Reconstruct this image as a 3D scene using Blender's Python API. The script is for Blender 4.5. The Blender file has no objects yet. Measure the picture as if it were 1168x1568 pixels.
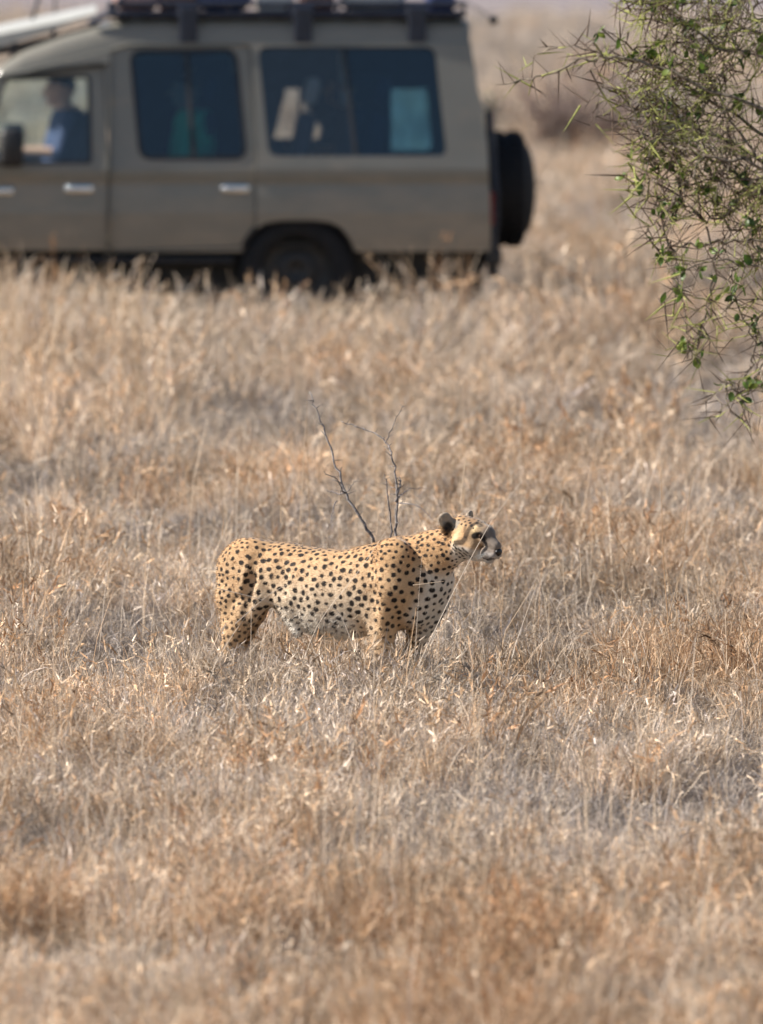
import bpy, bmesh, math, random
import numpy as np
from mathutils import Vector, Matrix, Quaternion, noise
from mathutils.geometry import delaunay_2d_cdt
from mathutils.kdtree import KDTree

random.seed(7)
RNG = np.random.default_rng(11)
R = math.radians
scene = bpy.context.scene
COL = scene.collection

# ------------------------------------------------------------------ camera
F_PX, W_PX, H_PX = 9900.0, 1168.0, 1568.0
CAM_Z = 3.26
PITCH = math.atan(784.0 / F_PX)
cam_data = bpy.data.cameras.new('camera')
cam = bpy.data.objects.new('camera', cam_data)
COL.objects.link(cam)
cam.location = (0, 0, CAM_Z)
cam.rotation_euler = (math.pi / 2 - PITCH, 0, 0)
cam_data.sensor_fit = 'VERTICAL'
cam_data.sensor_height = 36.0
cam_data.lens = 36.0 * F_PX / H_PX
cam_data.clip_start = 0.5
cam_data.clip_end = 5000
cam_data.dof.use_dof = True
cam_data.dof.focus_distance = 30.1
cam_data.dof.aperture_fstop = 1.8
scene.camera = cam

# ------------------------------------------------------------------ sky and sun
SUN_EL, SUN_AZ = 38.0, 269.0            # azimuth clockwise from +Y
world = bpy.data.worlds.new('World')
scene.world = world
world.use_nodes = True
wn = world.node_tree.nodes
wl = world.node_tree.links
bg = wn['Background']
sky = wn.new('ShaderNodeTexSky')
sky.sky_type = 'NISHITA'
sky.sun_disc = False
sky.sun_elevation = R(SUN_EL)
sky.sun_rotation = R(SUN_AZ)
sky.air_density = 1.0
sky.dust_density = 1.2
wl.new(sky.outputs['Color'], bg.inputs['Color'])
bg.inputs['Strength'].default_value = 0.07
sun_dir = Vector((math.sin(R(SUN_AZ)) * math.cos(R(SUN_EL)), math.cos(R(SUN_AZ)) * math.cos(R(SUN_EL)), math.sin(R(SUN_EL))))
sl = bpy.data.lights.new('sun', 'SUN')
sl.energy = 4.9
sl.angle = R(0.5)
sl.color = (1.0, 0.935, 0.85)
sun = bpy.data.objects.new('sun', sl)
COL.objects.link(sun)
sun.rotation_euler = sun_dir.to_track_quat('Z', 'Y').to_euler()

scene.view_settings.view_transform = 'Standard'
scene.view_settings.look = 'None'
scene.view_settings.gamma = 1.0
scene.view_settings.use_curve_mapping = False
scene.view_settings.exposure = 0.78
scene.render.engine = 'CYCLES'
scene.cycles.use_denoising = True
scene.cycles.max_bounces = 8
scene.cycles.diffuse_bounces = 6
scene.cycles.transparent_max_bounces = 12
scene.cycles.sample_clamp_indirect = 4.0

# ------------------------------------------------------------------ helpers
def ray(px, py):
    dx, dy, dz = (px - 584.0) / F_PX, 1.0, -(py - 784.0) / F_PX
    c, s = math.cos(PITCH), math.sin(PITCH)
    return Vector((dx, dy * c + dz * s, -dy * s + dz * c))

def at(px, py, dist):
    """world point seen at photograph pixel (px, py) at forward distance dist"""
    r = ray(px, py)
    return Vector((0, 0, CAM_Z)) + r * (dist / r.y)

def ground_z(x, y):
    """gentle slope up from the animal past the vehicle, a crest, then a far hillside"""
    s = 0.058
    y0 = np.clip(y, 12.0, 78.0)
    z = s * (y0 - 30.0)
    t = np.clip((y - 78.0) / 120.0, 0, None)
    z = z + np.where(y > 78, -0.6 * np.minimum(t, 1.0) + 0.0, 0)
    far = np.clip(y - 230.0, 0, None)
    z = z + 95.0 * (1 - np.exp(-(far / 330.0) ** 1.5)) * (0.85 + 0.15 * np.sin(x / 90.0 + 1.0))
    near = np.clip(1 - np.abs(y - 45) / 45.0, 0, 1)
    z = z + near * (0.035 * np.sin(x * 1.3 + y * 0.55) + 0.03 * np.sin(x * 0.7 - y * 0.9 + 1.3))
    return z

def gz(x, y):
    return float(ground_z(np.float64(x), np.float64(y)))

def tag(o, label=None, cat=None, group=None, kind=None):
    if label: o['label'] = label
    if cat: o['category'] = cat
    if group: o['group'] = group
    if kind: o['kind'] = kind
    return o

def empty(name, loc, rz=0.0):
    o = bpy.data.objects.new(name, None)
    o.empty_display_size = 0.2
    o.location = loc
    o.rotation_euler = (0, 0, rz)
    COL.objects.link(o)
    return o

def link(name, me, mat, parent=None):
    o = bpy.data.objects.new(name, me)
    COL.objects.link(o)
    if mat is not None and len(me.materials) == 0:
        me.materials.append(mat)
    if parent is not None:
        o.parent = parent
    return o

def mk(name, verts, faces, mat, parent=None, smooth=False):
    me = bpy.data.meshes.new(name)
    me.from_pydata([tuple(v) for v in verts], [], faces)
    me.validate()
    me.update()
    if smooth:
        me.polygons.foreach_set('use_smooth', [True] * len(me.polygons))
    return link(name, me, mat, parent)

class MB:
    """collects shapes into one mesh"""
    def __init__(self):
        self.v, self.f = [], []
    def add(self, v, f):
        n = len(self.v)
        self.v += [tuple(p) for p in v]
        self.f += [tuple(i + n for i in q) for q in f]
        return self
    def tube(self, pts, rad, n=6, cap=True):
        return self.add(*tube(pts, rad, n, cap))
    def rbox(self, c, s, b=0.02, rot=None, seg=2):
        bm = bmesh.new()
        bmesh.ops.create_cube(bm, size=1.0)
        bmesh.ops.scale(bm, vec=s, verts=bm.verts)
        if b > 0:
            bmesh.ops.bevel(bm, geom=bm.edges[:], offset=min(b, min(s) * 0.45), segments=seg, profile=0.5, affect='EDGES')
        if rot is not None:
            bmesh.ops.rotate(bm, cent=(0, 0, 0), matrix=rot, verts=bm.verts)
        bmesh.ops.translate(bm, vec=c, verts=bm.verts)
        bm.verts.index_update()
        self.add([v.co.copy() for v in bm.verts], [[v.index for v in f.verts] for f in bm.faces])
        bm.free()
        return self
    def lathe(self, prof, axis_o, axis_d, n=24, closed=False):
        """prof: list of (along, radius)"""
        d = Vector(axis_d).normalized()
        a = d.orthogonal().normalized()
        b = d.cross(a)
        o = Vector(axis_o)
        v, f = [], []
        for (t, r) in prof:
            for k in range(n):
                an = 2 * math.pi * k / n
                v.append(o + d * t + (a * math.cos(an) + b * math.sin(an)) * r)
        m = len(prof)
        for i in range(m if closed else m - 1):
            j = (i + 1) % m
            for k in range(n):
                k2 = (k + 1) % n
                f.append((i * n + k, i * n + k2, j * n + k2, j * n + k))
        return self.add(v, f)
    def build(self, name, mat, parent=None, smooth=False):
        return mk(name, self.v, self.f, mat, parent, smooth)

def tube(pts, rad, n=6, cap=True):
    pts = [Vector(p) for p in pts]
    if not hasattr(rad, '__len__'):
        rad = [rad] * len(pts)
    v, f = [], []
    prev = None
    for i, p in enumerate(pts):
        if i == 0: t = pts[1] - p
        elif i == len(pts) - 1: t = p - pts[i - 1]
        else: t = (pts[i + 1] - pts[i - 1])
        if t.length < 1e-9: t = Vector((0, 0, 1))
        t.normalize()
        if prev is None:
            a = t.orthogonal().normalized()
        else:
            a = (prev - t * prev.dot(t))
            a = a.normalized() if a.length > 1e-6 else t.orthogonal().normalized()
        prev = a
        b = t.cross(a)
        for k in range(n):
            an = 2 * math.pi * k / n
            v.append(p + (a * math.cos(an) + b * math.sin(an)) * rad[i])
    m = len(pts)
    for i in range(m - 1):
        for k in range(n):
            k2 = (k + 1) % n
            f.append((i * n + k, i * n + k2, (i + 1) * n + k2, (i + 1) * n + k))
    if cap:
        f.append(tuple(range(n - 1, -1, -1)))
        f.append(tuple((m - 1) * n + k for k in range(n)))
    return v, f

def catmull(pts, sub=6):
    P = [Vector(p) for p in pts]
    if len(P) < 3: return P
    out = []
    Q = [P[0] * 2 - P[1]] + P + [P[-1] * 2 - P[-2]]
    for i in range(1, len(Q) - 2):
        a, b, c, d = Q[i - 1], Q[i], Q[i + 1], Q[i + 2]
        for k in range(sub):
            t = k / sub
            out.append(0.5 * ((2 * b) + (c - a) * t + (2 * a - 5 * b + 4 * c - d) * t * t + (3 * b - a - 3 * c + d) * t ** 3))
    out.append(P[-1])
    return out

# ------------------------------------------------------------------ materials
def new_mat(name):
    m = bpy.data.materials.new(name)
    m.use_nodes = True
    nt = m.node_tree
    return m, nt, nt.nodes, nt.links, nt.nodes['Principled BSDF']

def simple(name, col, rough=0.6, var=0.12, scale=8.0, metal=0.0, coat=0.0, bump=0.0, bscale=80.0, spec=0.5):
    m, nt, N, L, p = new_mat(name)
    tc = N.new('ShaderNodeTexCoord')
    nz = N.new('ShaderNodeTexNoise')
    nz.inputs['Scale'].default_value = scale
    nz.inputs['Detail'].default_value = 5
    L.new(tc.outputs['Object'], nz.inputs['Vector'])
    mr = N.new('ShaderNodeMapRange')
    mr.inputs['From Min'].default_value = 0.3
    mr.inputs['From Max'].default_value = 0.7
    mr.inputs['To Min'].default_value = 1 - var
    mr.inputs['To Max'].default_value = 1 + var
    L.new(nz.outputs['Fac'], mr.inputs['Value'])
    mx = N.new('ShaderNodeMix')
    mx.data_type = 'RGBA'
    mx.blend_type = 'MULTIPLY'
    mx.inputs['Factor'].default_value = 1.0
    mx.inputs['A'].default_value = (*col, 1)
    L.new(mr.outputs['Result'], mx.inputs['B'])
    L.new(mx.outputs['Result'], p.inputs['Base Color'])
    p.inputs['Roughness'].default_value = rough
    p.inputs['Metallic'].default_value = metal
    p.inputs['Coat Weight'].default_value = coat
    p.inputs['Coat Roughness'].default_value = 0.15
    p.inputs['Specular IOR Level'].default_value = spec
    if bump > 0:
        b = N.new('ShaderNodeBump')
        b.inputs['Strength'].default_value = bump
        b.inputs['Distance'].default_value = 0.01
        n2 = N.new('ShaderNodeTexNoise')
        n2.inputs['Scale'].default_value = bscale
        L.new(tc.outputs['Object'], n2.inputs['Vector'])
        L.new(n2.outputs['Fac'], b.inputs['Height'])
        L.new(b.outputs['Normal'], p.inputs['Normal'])
    return m

def glass_mat(name, tint):
    m, nt, N, L, p = new_mat(name)
    N.remove(p)
    out = N['Material Output']
    tr = N.new('ShaderNodeBsdfTransparent')
    tr.inputs['Color'].default_value = (*tint, 1)
    gl = N.new('ShaderNodeBsdfGlossy')
    gl.inputs['Roughness'].default_value = 0.03
    gl.inputs['Color'].default_value = (0.95, 0.97, 1, 1)
    fr = N.new('ShaderNodeFresnel')
    fr.inputs['IOR'].default_value = 1.55
    mx = N.new('ShaderNodeMixShader')
    L.new(fr.outputs['Fac'], mx.inputs['Fac'])
    L.new(tr.outputs['BSDF'], mx.inputs[1])
    L.new(gl.outputs['BSDF'], mx.inputs[2])
    L.new(mx.outputs['Shader'], out.inputs['Surface'])
    return m

def ramp_node(N, stops):
    r = N.new('ShaderNodeValToRGB')
    cr = r.color_ramp
    while len(cr.elements) > 1:
        cr.elements.remove(cr.elements[-1])
    cr.elements[0].position = stops[0][0]
    cr.elements[0].color = (*stops[0][1], 1)
    for pos, c in stops[1:]:
        e = cr.elements.new(pos)
        e.color = (*c, 1)
    return r

def grass_mat(name, stops, trans=0.3, per_inst=True):
    """blade colour from a value per blade (rnd) and a value per tuft (tint)"""
    m, nt, N, L, p = new_mat(name)
    out = N['Material Output']
    a = N.new('ShaderNodeAttribute'); a.attribute_name = 'rnd'
    t = N.new('ShaderNodeAttribute'); t.attribute_name = 'tint'
    t.attribute_type = 'INSTANCER' if per_inst else 'GEOMETRY'
    add = N.new('ShaderNodeMath'); add.operation = 'MULTIPLY_ADD'
    add.inputs[1].default_value = 0.5
    L.new(a.outputs['Fac'], add.inputs[0])
    sub = N.new('ShaderNodeMath'); sub.operation = 'SUBTRACT'
    sub.inputs[1].default_value = 0.25
    L.new(t.outputs['Fac'], sub.inputs[0])
    L.new(sub.outputs['Value'], add.inputs[2])
    rp = ramp_node(N, stops)
    L.new(add.outputs['Value'], rp.inputs['Fac'])
    v = N.new('ShaderNodeAttribute'); v.attribute_name = 'val'
    mul = N.new('ShaderNodeMix'); mul.data_type = 'RGBA'; mul.blend_type = 'MULTIPLY'
    mul.inputs['Factor'].default_value = 1
    L.new(rp.outputs['Color'], mul.inputs['A'])
    if per_inst:
        tn = N.new('ShaderNodeAttribute'); tn.attribute_name = 'tone'; tn.attribute_type = 'INSTANCER'
        tm = N.new('ShaderNodeMath'); tm.operation = 'MULTIPLY'
        L.new(v.outputs['Fac'], tm.inputs[0]); L.new(tn.outputs['Fac'], tm.inputs[1])
        L.new(tm.outputs['Value'], mul.inputs['B'])
    else:
        L.new(v.outputs['Fac'], mul.inputs['B'])
    L.new(mul.outputs['Result'], p.inputs['Base Color'])
    p.inputs['Roughness'].default_value = 0.55
    p.inputs['Specular IOR Level'].default_value = 0.35
    tl = N.new('ShaderNodeBsdfTranslucent')
    L.new(mul.outputs['Result'], tl.inputs['Color'])
    ms = N.new('ShaderNodeMixShader')
    ms.inputs['Fac'].default_value = trans
    L.new(p.outputs['BSDF'], ms.inputs[1])
    L.new(tl.outputs['BSDF'], ms.inputs[2])
    L.new(ms.outputs['Shader'], out.inputs['Surface'])
    return m

def dusty_paint(name, col, dust):
    m = simple(name, col, 0.36, 0.06, 3.0, coat=0.25)
    nt = m.node_tree; N, L = nt.nodes, nt.links; p = N['Principled BSDF']
    src = p.inputs['Base Color'].links[0].from_socket
    tc = N.new('ShaderNodeTexCoord')
    mp = N.new('ShaderNodeMapping'); mp.inputs['Scale'].default_value = (1.2, 1.2, 3.5)
    L.new(tc.outputs['Object'], mp.inputs['Vector'])
    nz = N.new('ShaderNodeTexNoise'); nz.inputs['Scale'].default_value = 2.2; nz.inputs['Detail'].default_value = 9; nz.inputs['Roughness'].default_value = 0.65
    L.new(mp.outputs['Vector'], nz.inputs['Vector'])
    sx = N.new('ShaderNodeSeparateXYZ'); L.new(tc.outputs['Object'], sx.inputs['Vector'])
    hr = N.new('ShaderNodeMapRange'); hr.inputs['From Min'].default_value = 1.25; hr.inputs['From Max'].default_value = 0.5
    hr.inputs['To Min'].default_value = -0.12; hr.inputs['To Max'].default_value = 0.22
    L.new(sx.outputs['Z'], hr.inputs['Value'])
    ad = N.new('ShaderNodeMath'); L.new(nz.outputs['Fac'], ad.inputs[0]); L.new(hr.outputs['Result'], ad.inputs[1])
    rp = ramp_node(N, [(0.42, (0.0, 0.0, 0.0)), (0.78, (0.75, 0.75, 0.75))])
    L.new(ad.outputs['Value'], rp.inputs['Fac'])
    mx = N.new('ShaderNodeMix'); mx.data_type = 'RGBA'
    L.new(rp.outputs['Color'], mx.inputs['Factor']); L.new(src, mx.inputs['A']); mx.inputs['B'].default_value = (*dust, 1)
    L.new(mx.outputs['Result'], p.inputs['Base Color'])
    rr = N.new('ShaderNodeMapRange'); rr.inputs['To Min'].default_value = 0.30; rr.inputs['To Max'].default_value = 0.75
    L.new(rp.outputs['Color'], rr.inputs['Value']); L.new(rr.outputs['Result'], p.inputs['Roughness'])
    return m

M = {}
M['paint'] = dusty_paint('sand_paint', (0.21, 0.202, 0.174), (0.34, 0.285, 0.22))
M['white_paint'] = simple('white_paint', (0.47, 0.47, 0.44), 0.4, 0.06, 4.0)
M['black_plastic'] = simple('black_plastic', (0.018, 0.018, 0.02), 0.5, 0.2, 20)
M['rubber'] = simple('tyre_rubber', (0.014, 0.014, 0.016), 0.75, 0.25, 30, bump=0.3, spec=0.3)
M['seal'] = simple('window_seal', (0.012, 0.013, 0.018), 0.55, 0.2, 20)
M['rack'] = simple('rack_steel', (0.02, 0.026, 0.045), 0.42, 0.2, 15)
M['chrome'] = simple('chrome', (0.75, 0.76, 0.78), 0.18, 0.05, 20, metal=1.0)
M['rim'] = simple('wheel_rim', (0.035, 0.033, 0.032), 0.6, 0.2, 12, metal=0.0)
M['chassis'] = simple('chassis', (0.02, 0.019, 0.018), 0.8, 0.3, 10)
M['glass'] = glass_mat('tinted_glass', (0.52, 0.70, 0.79))
M['pale_glass'] = glass_mat('pale_glass', (0.86, 0.88, 0.88))
M['clear_glass'] = glass_mat('clear_glass', (0.88, 0.93, 0.92))
M['lining'] = simple('cabin_lining', (0.05, 0.06, 0.09), 0.85, 0.15, 6)
M['seat'] = simple('seat_cover', (0.035, 0.045, 0.085), 0.85, 0.2, 10, bump=0.2)
M['seat_grey'] = simple('headrest_cover', (0.32, 0.36, 0.40), 0.85, 0.15, 10)
M['lamp'] = simple('lamp_lens', (0.7, 0.7, 0.68), 0.15, 0.05, 20)
M['red_lens'] = simple('red_lens', (0.25, 0.02, 0.02), 0.25, 0.1, 20)
M['amber_lens'] = simple('amber_lens', (0.6, 0.22, 0.03), 0.25, 0.1, 20)

# ------------------------------------------------------------------ ground
def make_ground():
    ys = np.concatenate([np.linspace(-40, 15, 12), np.arange(16, 90, 0.6), np.geomspace(91, 1600, 60)])
    xs = np.concatenate([-np.geomspace(12, 900, 26)[::-1], np.arange(-11.5, 11.6, 0.6), np.geomspace(12, 900, 26)])
    X, Y = np.meshgrid(xs, ys)
    Z = ground_z(X, Y)
    V = np.stack([X, Y, Z], -1).reshape(-1, 3)
    ny, nx = X.shape
    F = []
    for j in range(ny - 1):
        for i in range(nx - 1):
            a = j * nx + i
            F.append((a, a + 1, a + nx + 1, a + nx))
    m, nt, N, L, p = new_mat('savanna_soil')
    tc = N.new('ShaderNodeTexCoord')
    n1 = N.new('ShaderNodeTexNoise'); n1.inputs['Scale'].default_value = 0.9; n1.inputs['Detail'].default_value = 8
    n2 = N.new('ShaderNodeTexNoise'); n2.inputs['Scale'].default_value = 0.045; n2.inputs['Detail'].default_value = 6
    L.new(tc.outputs['Object'], n1.inputs['Vector'])
    L.new(tc.outputs['Object'], n2.inputs['Vector'])
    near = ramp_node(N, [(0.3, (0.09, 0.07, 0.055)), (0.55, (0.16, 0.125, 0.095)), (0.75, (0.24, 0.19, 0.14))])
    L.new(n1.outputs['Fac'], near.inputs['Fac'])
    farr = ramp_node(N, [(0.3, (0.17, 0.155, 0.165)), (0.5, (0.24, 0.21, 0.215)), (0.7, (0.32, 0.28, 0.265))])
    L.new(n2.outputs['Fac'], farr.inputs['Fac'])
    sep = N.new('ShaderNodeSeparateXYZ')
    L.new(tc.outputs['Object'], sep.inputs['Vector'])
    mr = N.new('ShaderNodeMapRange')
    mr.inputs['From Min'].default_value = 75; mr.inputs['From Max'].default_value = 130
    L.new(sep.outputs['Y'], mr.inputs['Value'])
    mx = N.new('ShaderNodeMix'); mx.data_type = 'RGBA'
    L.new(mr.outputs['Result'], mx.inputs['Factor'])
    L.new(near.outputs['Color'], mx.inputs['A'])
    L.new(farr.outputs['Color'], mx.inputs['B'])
    L.new(mx.outputs['Result'], p.inputs['Base Color'])
    p.inputs['Roughness'].default_value = 1.0
    p.inputs['Specular IOR Level'].default_value = 0.1
    b = N.new('ShaderNodeBump'); b.inputs['Distance'].default_value = 0.05; b.inputs['Strength'].default_value = 0.6
    n3 = N.new('ShaderNodeTexNoise'); n3.inputs['Scale'].default_value = 14
    L.new(tc.outputs['Object'], n3.inputs['Vector'])
    L.new(n3.outputs['Fac'], b.inputs['Height'])
    L.new(b.outputs['Normal'], p.inputs['Normal'])
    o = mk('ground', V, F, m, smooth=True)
    tag(o, 'pale dry savanna ground rising gently towards a far grey hillside', kind='structure')
make_ground()

# ------------------------------------------------------------------ signed-distance modelling
class Sdf:
    def __init__(self, lo, hi, h):
        self.h = h
        self.lo = np.array(lo, float)
        n = np.ceil((np.array(hi) - self.lo) / h).astype(int) + 1
        self.ax = [self.lo[i] + h * np.arange(n[i]) for i in range(3)]
        self.F = np.full(n, 1.0, np.float32)
    def _box(self, lo, hi):
        sl, g = [], []
        for i in range(3):
            a = max(0, int((lo[i] - self.lo[i]) / self.h))
            b = min(self.F.shape[i], int((hi[i] - self.lo[i]) / self.h) + 2)
            sl.append(slice(a, max(b, a)))
            g.append(self.ax[i][a:max(b, a)])
        return tuple(sl), g
    def cone(self, a, b, ra, rb, k=0.03, sy=1.0, sub=False, axis=(0, 1, 0)):
        """round cone from a to b; sy > 1 makes it narrower along `axis` (through the cone's own axis)"""
        a = np.array(a, float); b = np.array(b, float)
        ax = np.array(axis, float); ax /= np.linalg.norm(ax)
        rm = max(ra, rb) + 2.5 * k + 2 * self.h
        sl, g = self._box(np.minimum(a, b) - rm, np.maximum(a, b) + rm)
        if any(len(x) == 0 for x in g): return
        X, Y, Z = np.meshgrid(*g, indexing='ij')
        P = np.stack([X, Y, Z], -1) - a
        d = b - a
        L2 = max(d @ d, 1e-9)
        t = np.clip((P @ d) / L2, 0, 1)
        q = P - t[..., None] * d
        if sy != 1.0:
            c = q @ ax
            q = q + c[..., None] * (sy - 1.0) * ax
        r = ra + (rb - ra) * t
        dist = (np.sqrt((q * q).sum(-1)) - r).astype(np.float32)
        if sy > 1.0:
            dist = dist * np.float32(0.5 * (1 + 1 / sy))
        cur = self.F[sl]
        if sub:
            dist = -dist
            hh = np.clip(0.5 - 0.5 * (cur - dist) / k, 0, 1)
            self.F[sl] = cur * (1 - hh) + dist * hh + k * hh * (1 - hh)
        else:
            hh = np.clip(0.5 + 0.5 * (cur - dist) / k, 0, 1)
            self.F[sl] = cur * (1 - hh) + dist * hh - k * hh * (1 - hh)
    def chain(self, pts, k=0.03, sy=1.0, axis=(0, 1, 0)):
        """pts: list of (point, radius)"""
        for (a, ra), (b, rb) in zip(pts[:-1], pts[1:]):
            self.cone(a, b, ra, rb, k, sy, False, axis)
    def mesh(self):
        F, h = self.F, self.h
        ins = F < 0
        n = np.array(F.shape) - 1
        cnt = np.zeros(n, np.int8)
        offs = [(i, j, k) for i in (0, 1) for j in (0, 1) for k in (0, 1)]
        for (i, j, k) in offs:
            cnt += ins[i:i + n[0], j:j + n[1], k:k + n[2]]
        act = (cnt > 0) & (cnt < 8)
        I = np.argwhere(act)
        idx = np.full(n, -1, np.int64)
        idx[act] = np.arange(len(I))
        val = {}
        for o in offs:
            val[o] = F[I[:, 0] + o[0], I[:, 1] + o[1], I[:, 2] + o[2]].astype(float)
        acc = np.zeros((len(I), 3)); c = np.zeros(len(I))
        for o in offs:
            for a in range(3):
                if o[a] == 0:
                    o2 = list(o); o2[a] = 1; o2 = tuple(o2)
                    v0, v1 = val[o], val[o2]
                    m = (v0 < 0) != (v1 < 0)
                    t = np.where(m, v0 / np.where(m, v0 - v1, 1), 0)
                    p = np.array(o, float)[None, :].repeat(len(I), 0)
                    p[:, a] = t
                    acc += p * m[:, None]; c += m
        V = self.lo + (I + acc / c[:, None]) * h
        faces = []
        for a in range(3):
            b, d = (a + 1) % 3, (a + 2) % 3
            s0 = [slice(None)] * 3; s1 = [slice(None)] * 3
            s0[a] = slice(0, -1); s1[a] = slice(1, None)
            A, B = ins[tuple(s0)], ins[tuple(s1)]
            E = np.argwhere(A != B)
            E = E[(E[:, b] > 0) & (E[:, d] > 0) & (E[:, b] < n[b]) & (E[:, d] < n[d])]
            def cell(db, dd):
                q = E.copy(); q[:, b] += db; q[:, d] += dd
                return idx[q[:, 0], q[:, 1], q[:, 2]]
            Q = np.stack([cell(-1, -1), cell(0, -1), cell(0, 0), cell(-1, 0)], 1)
            flip = ~A[E[:, 0], E[:, 1], E[:, 2]]
            Q[flip] = Q[flip][:, ::-1]
            faces.append(Q)
        return V, np.concatenate(faces)

def mesh_np(name, V, Q):
    me = bpy.data.meshes.new(name)
    me.from_pydata(V.tolist(), [], Q.tolist())
    me.update()
    me.polygons.foreach_set('use_smooth', np.ones(len(me.polygons), bool))
    return me

# ------------------------------------------------------------------ cheetah
PSI = R(31)
C_D, C_PX, C_GY = 30.0, 510.0, 1075.0
C_ROOT = at(C_PX, 1000, C_D); C_ROOT.z = 0.0
C_ROOT.z = gz(C_ROOT.x, C_ROOT.y)
S_C = F_PX / C_D
cPs, sPs = math.cos(PSI), math.sin(PSI)

def cp(px, py, y=0.0):
    """local cheetah point whose image is (px, py), at lateral offset y (left positive)"""
    X = (px - C_PX) / S_C
    Z = (C_GY - py) / S_C
    x = (X - y * sPs) / cPs
    Yd = -x * sPs + y * cPs
    return np.array((x, y, Z - 0.105 * Yd))

def make_cheetah():
    root = empty('cheetah', C_ROOT, -PSI)
    tag(root, 'spotted cheetah standing in dry grass looking to the right', 'cheetah')
    px = 1.0 / S_C
    S = Sdf((-0.80, -0.24, -0.04), (0.98, 0.24, 0.97), 0.0042)
    # trunk: px, top, bottom, narrowing, lateral radius factor
    secs = [(378, 822, 905, 1.02), (408, 819, 908, 1.05), (440, 822, 922, 1.08), (470, 828, 950, 1.18), (505, 833, 966, 1.22),
            (540, 835, 966, 1.28), (575, 827, 962, 1.42), (608, 822, 955, 1.5), (633, 827, 936, 1.5), (648, 838, 915, 1.4)]
    prev = None
    for (cx, top, bot, sy) in secs:
        c = cp(cx, (top + bot) / 2); r = (bot - top) / 2 * px
        if prev is not None:
            S.cone(prev[0], c, prev[1], r, 0.02, sy)
        prev = (c, r)
    # belly fur
    S.cone(cp(455, 932), cp(520, 944), 0.050, 0.064, 0.05, 1.0)
    for yy in (-0.07, 0.07):
        S.cone(cp(444, 905, yy), cp(456, 960, yy), 0.055, 0.022, 0.03, 1.0)
    # chest / sternum
    S.cone(cp(646, 880), cp(638, 928), 0.092, 0.066, 0.05, 1.15)
    # neck
    S.cone(cp(632, 852), cp(664, 838), 0.118, 0.090, 0.04, 1.5)
    S.cone(cp(664, 838), cp(698, 822), 0.090, 0.068, 0.04, 1.3)
    S.cone(cp(652, 868), cp(698, 838), 0.064, 0.050, 0.05, 1.1)
    # withers
    S.cone(cp(590, 838, 0.03), cp(615, 832, 0.03), 0.045, 0.04, 0.04)
    S.cone(cp(590, 838, -0.03), cp(615, 832, -0.03), 0.045, 0.04, 0.04)
    # hips
    for s in (-1, 1):
        S.cone(cp(385, 838, 0.055 * s), cp(352, 850, 0.045 * s), 0.055, 0.045, 0.05)
    # limbs
    def limb(chain, y0, y1, k, sy=1.15):
        n = len(chain)
        pts = []
        for i, (a, b, r) in enumerate(chain):
            y = y0 + (y1 - y0) * min(1, i / max(1, n - 3))
            pts.append((cp(a, b, y), r * px))
        S.chain(pts, k, sy)
    # near fore leg
    limb([(603, 850, 33), (596, 890, 31), (584, 928, 25)], -0.098, -0.105, 0.025, 1.5)
    limb([(584, 926, 23), (586, 955, 19.5), (588, 990, 16), (590, 1025, 11), (592, 1055, 10)], -0.085, -0.075, 0.03, 1.15)
    limb([(592, 1060, 11), (601, 1066, 11), (610, 1069, 9)], -0.075, -0.078, 0.02, 0.9)
    # far fore leg
    limb([(668, 880, 30), (660, 915, 26), (652, 940, 21)], 0.06, 0.08, 0.035, 1.4)
    limb([(652, 938, 20), (640, 965, 15), (630, 995, 12), (626, 1025, 10), (624, 1050, 9.5)], 0.08, 0.072, 0.03, 1.1)
    limb([(624, 1054, 10.5), (633, 1060, 10.5), (642, 1063, 9)], 0.072, 0.075, 0.02, 0.9)
    # near hind leg
    limb([(376, 856, 42), (388, 882, 33), (402, 902, 20)], -0.055, -0.085, 0.03, 1.5)
    limb([(356, 868, 27), (352, 905, 23), (356, 942, 20)], -0.05, -0.07, 0.03, 1.3)
    limb([(401, 900, 19), (374, 930, 21), (357, 962, 18.5), (348, 992, 14), (346, 1004, 12)], -0.085, -0.075, 0.025, 1.25)
    limb([(346, 1002, 12), (350, 1030, 10), (356, 1056, 9)], -0.075, -0.075, 0.02, 1.0)
    limb([(356, 1060, 10.5), (366, 1066, 10.5), (376, 1069, 9)], -0.075, -0.078, 0.02, 0.9)
    # far hind leg
    limb([(385, 858, 38), (398, 882, 28), (408, 900, 17)], 0.055, 0.085, 0.03, 1.5)
    limb([(407, 900, 16), (388, 930, 16), (374, 960, 13), (364, 986, 9.5), (362, 996, 9)], 0.085, 0.075, 0.025, 1.25)
    limb([(362, 994, 9), (368, 1022, 8.5), (374, 1046, 9)], 0.075, 0.075, 0.02, 1.0)
    limb([(374, 1050, 10), (384, 1056, 10), (393, 1059, 9)], 0.075, 0.078, 0.02, 0.9)
    # crease in front of the ham
    S.chain([], 0.02)
    for a, b, ra in (((388, 846), (383, 880), 0.018), ((383, 880), (374, 925), 0.020), ((374, 925), (371, 960), 0.016)):
        S.cone(cp(*a, -0.148), cp(*b, -0.152), ra * 1.3, ra * 1.3, 0.025, 1.0, True)
    # hollow behind the shoulder and in the flank
    S.cone(cp(560, 862, -0.19), cp(556, 915, -0.20), 0.035, 0.035, 0.05, 1.0, True)
    S.cone(cp(420, 850, -0.185), cp(424, 892, -0.185), 0.04, 0.035, 0.05, 1.0, True)
    S.cone(cp(606, 828, -0.06), cp(586, 880, -0.115), 0.030, 0.034, 0.03)
    # groove before the shoulder
    S.cone(cp(643, 832, -0.138), cp(641, 878, -0.158), 0.028, 0.030, 0.04, 1.0, True)
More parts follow.
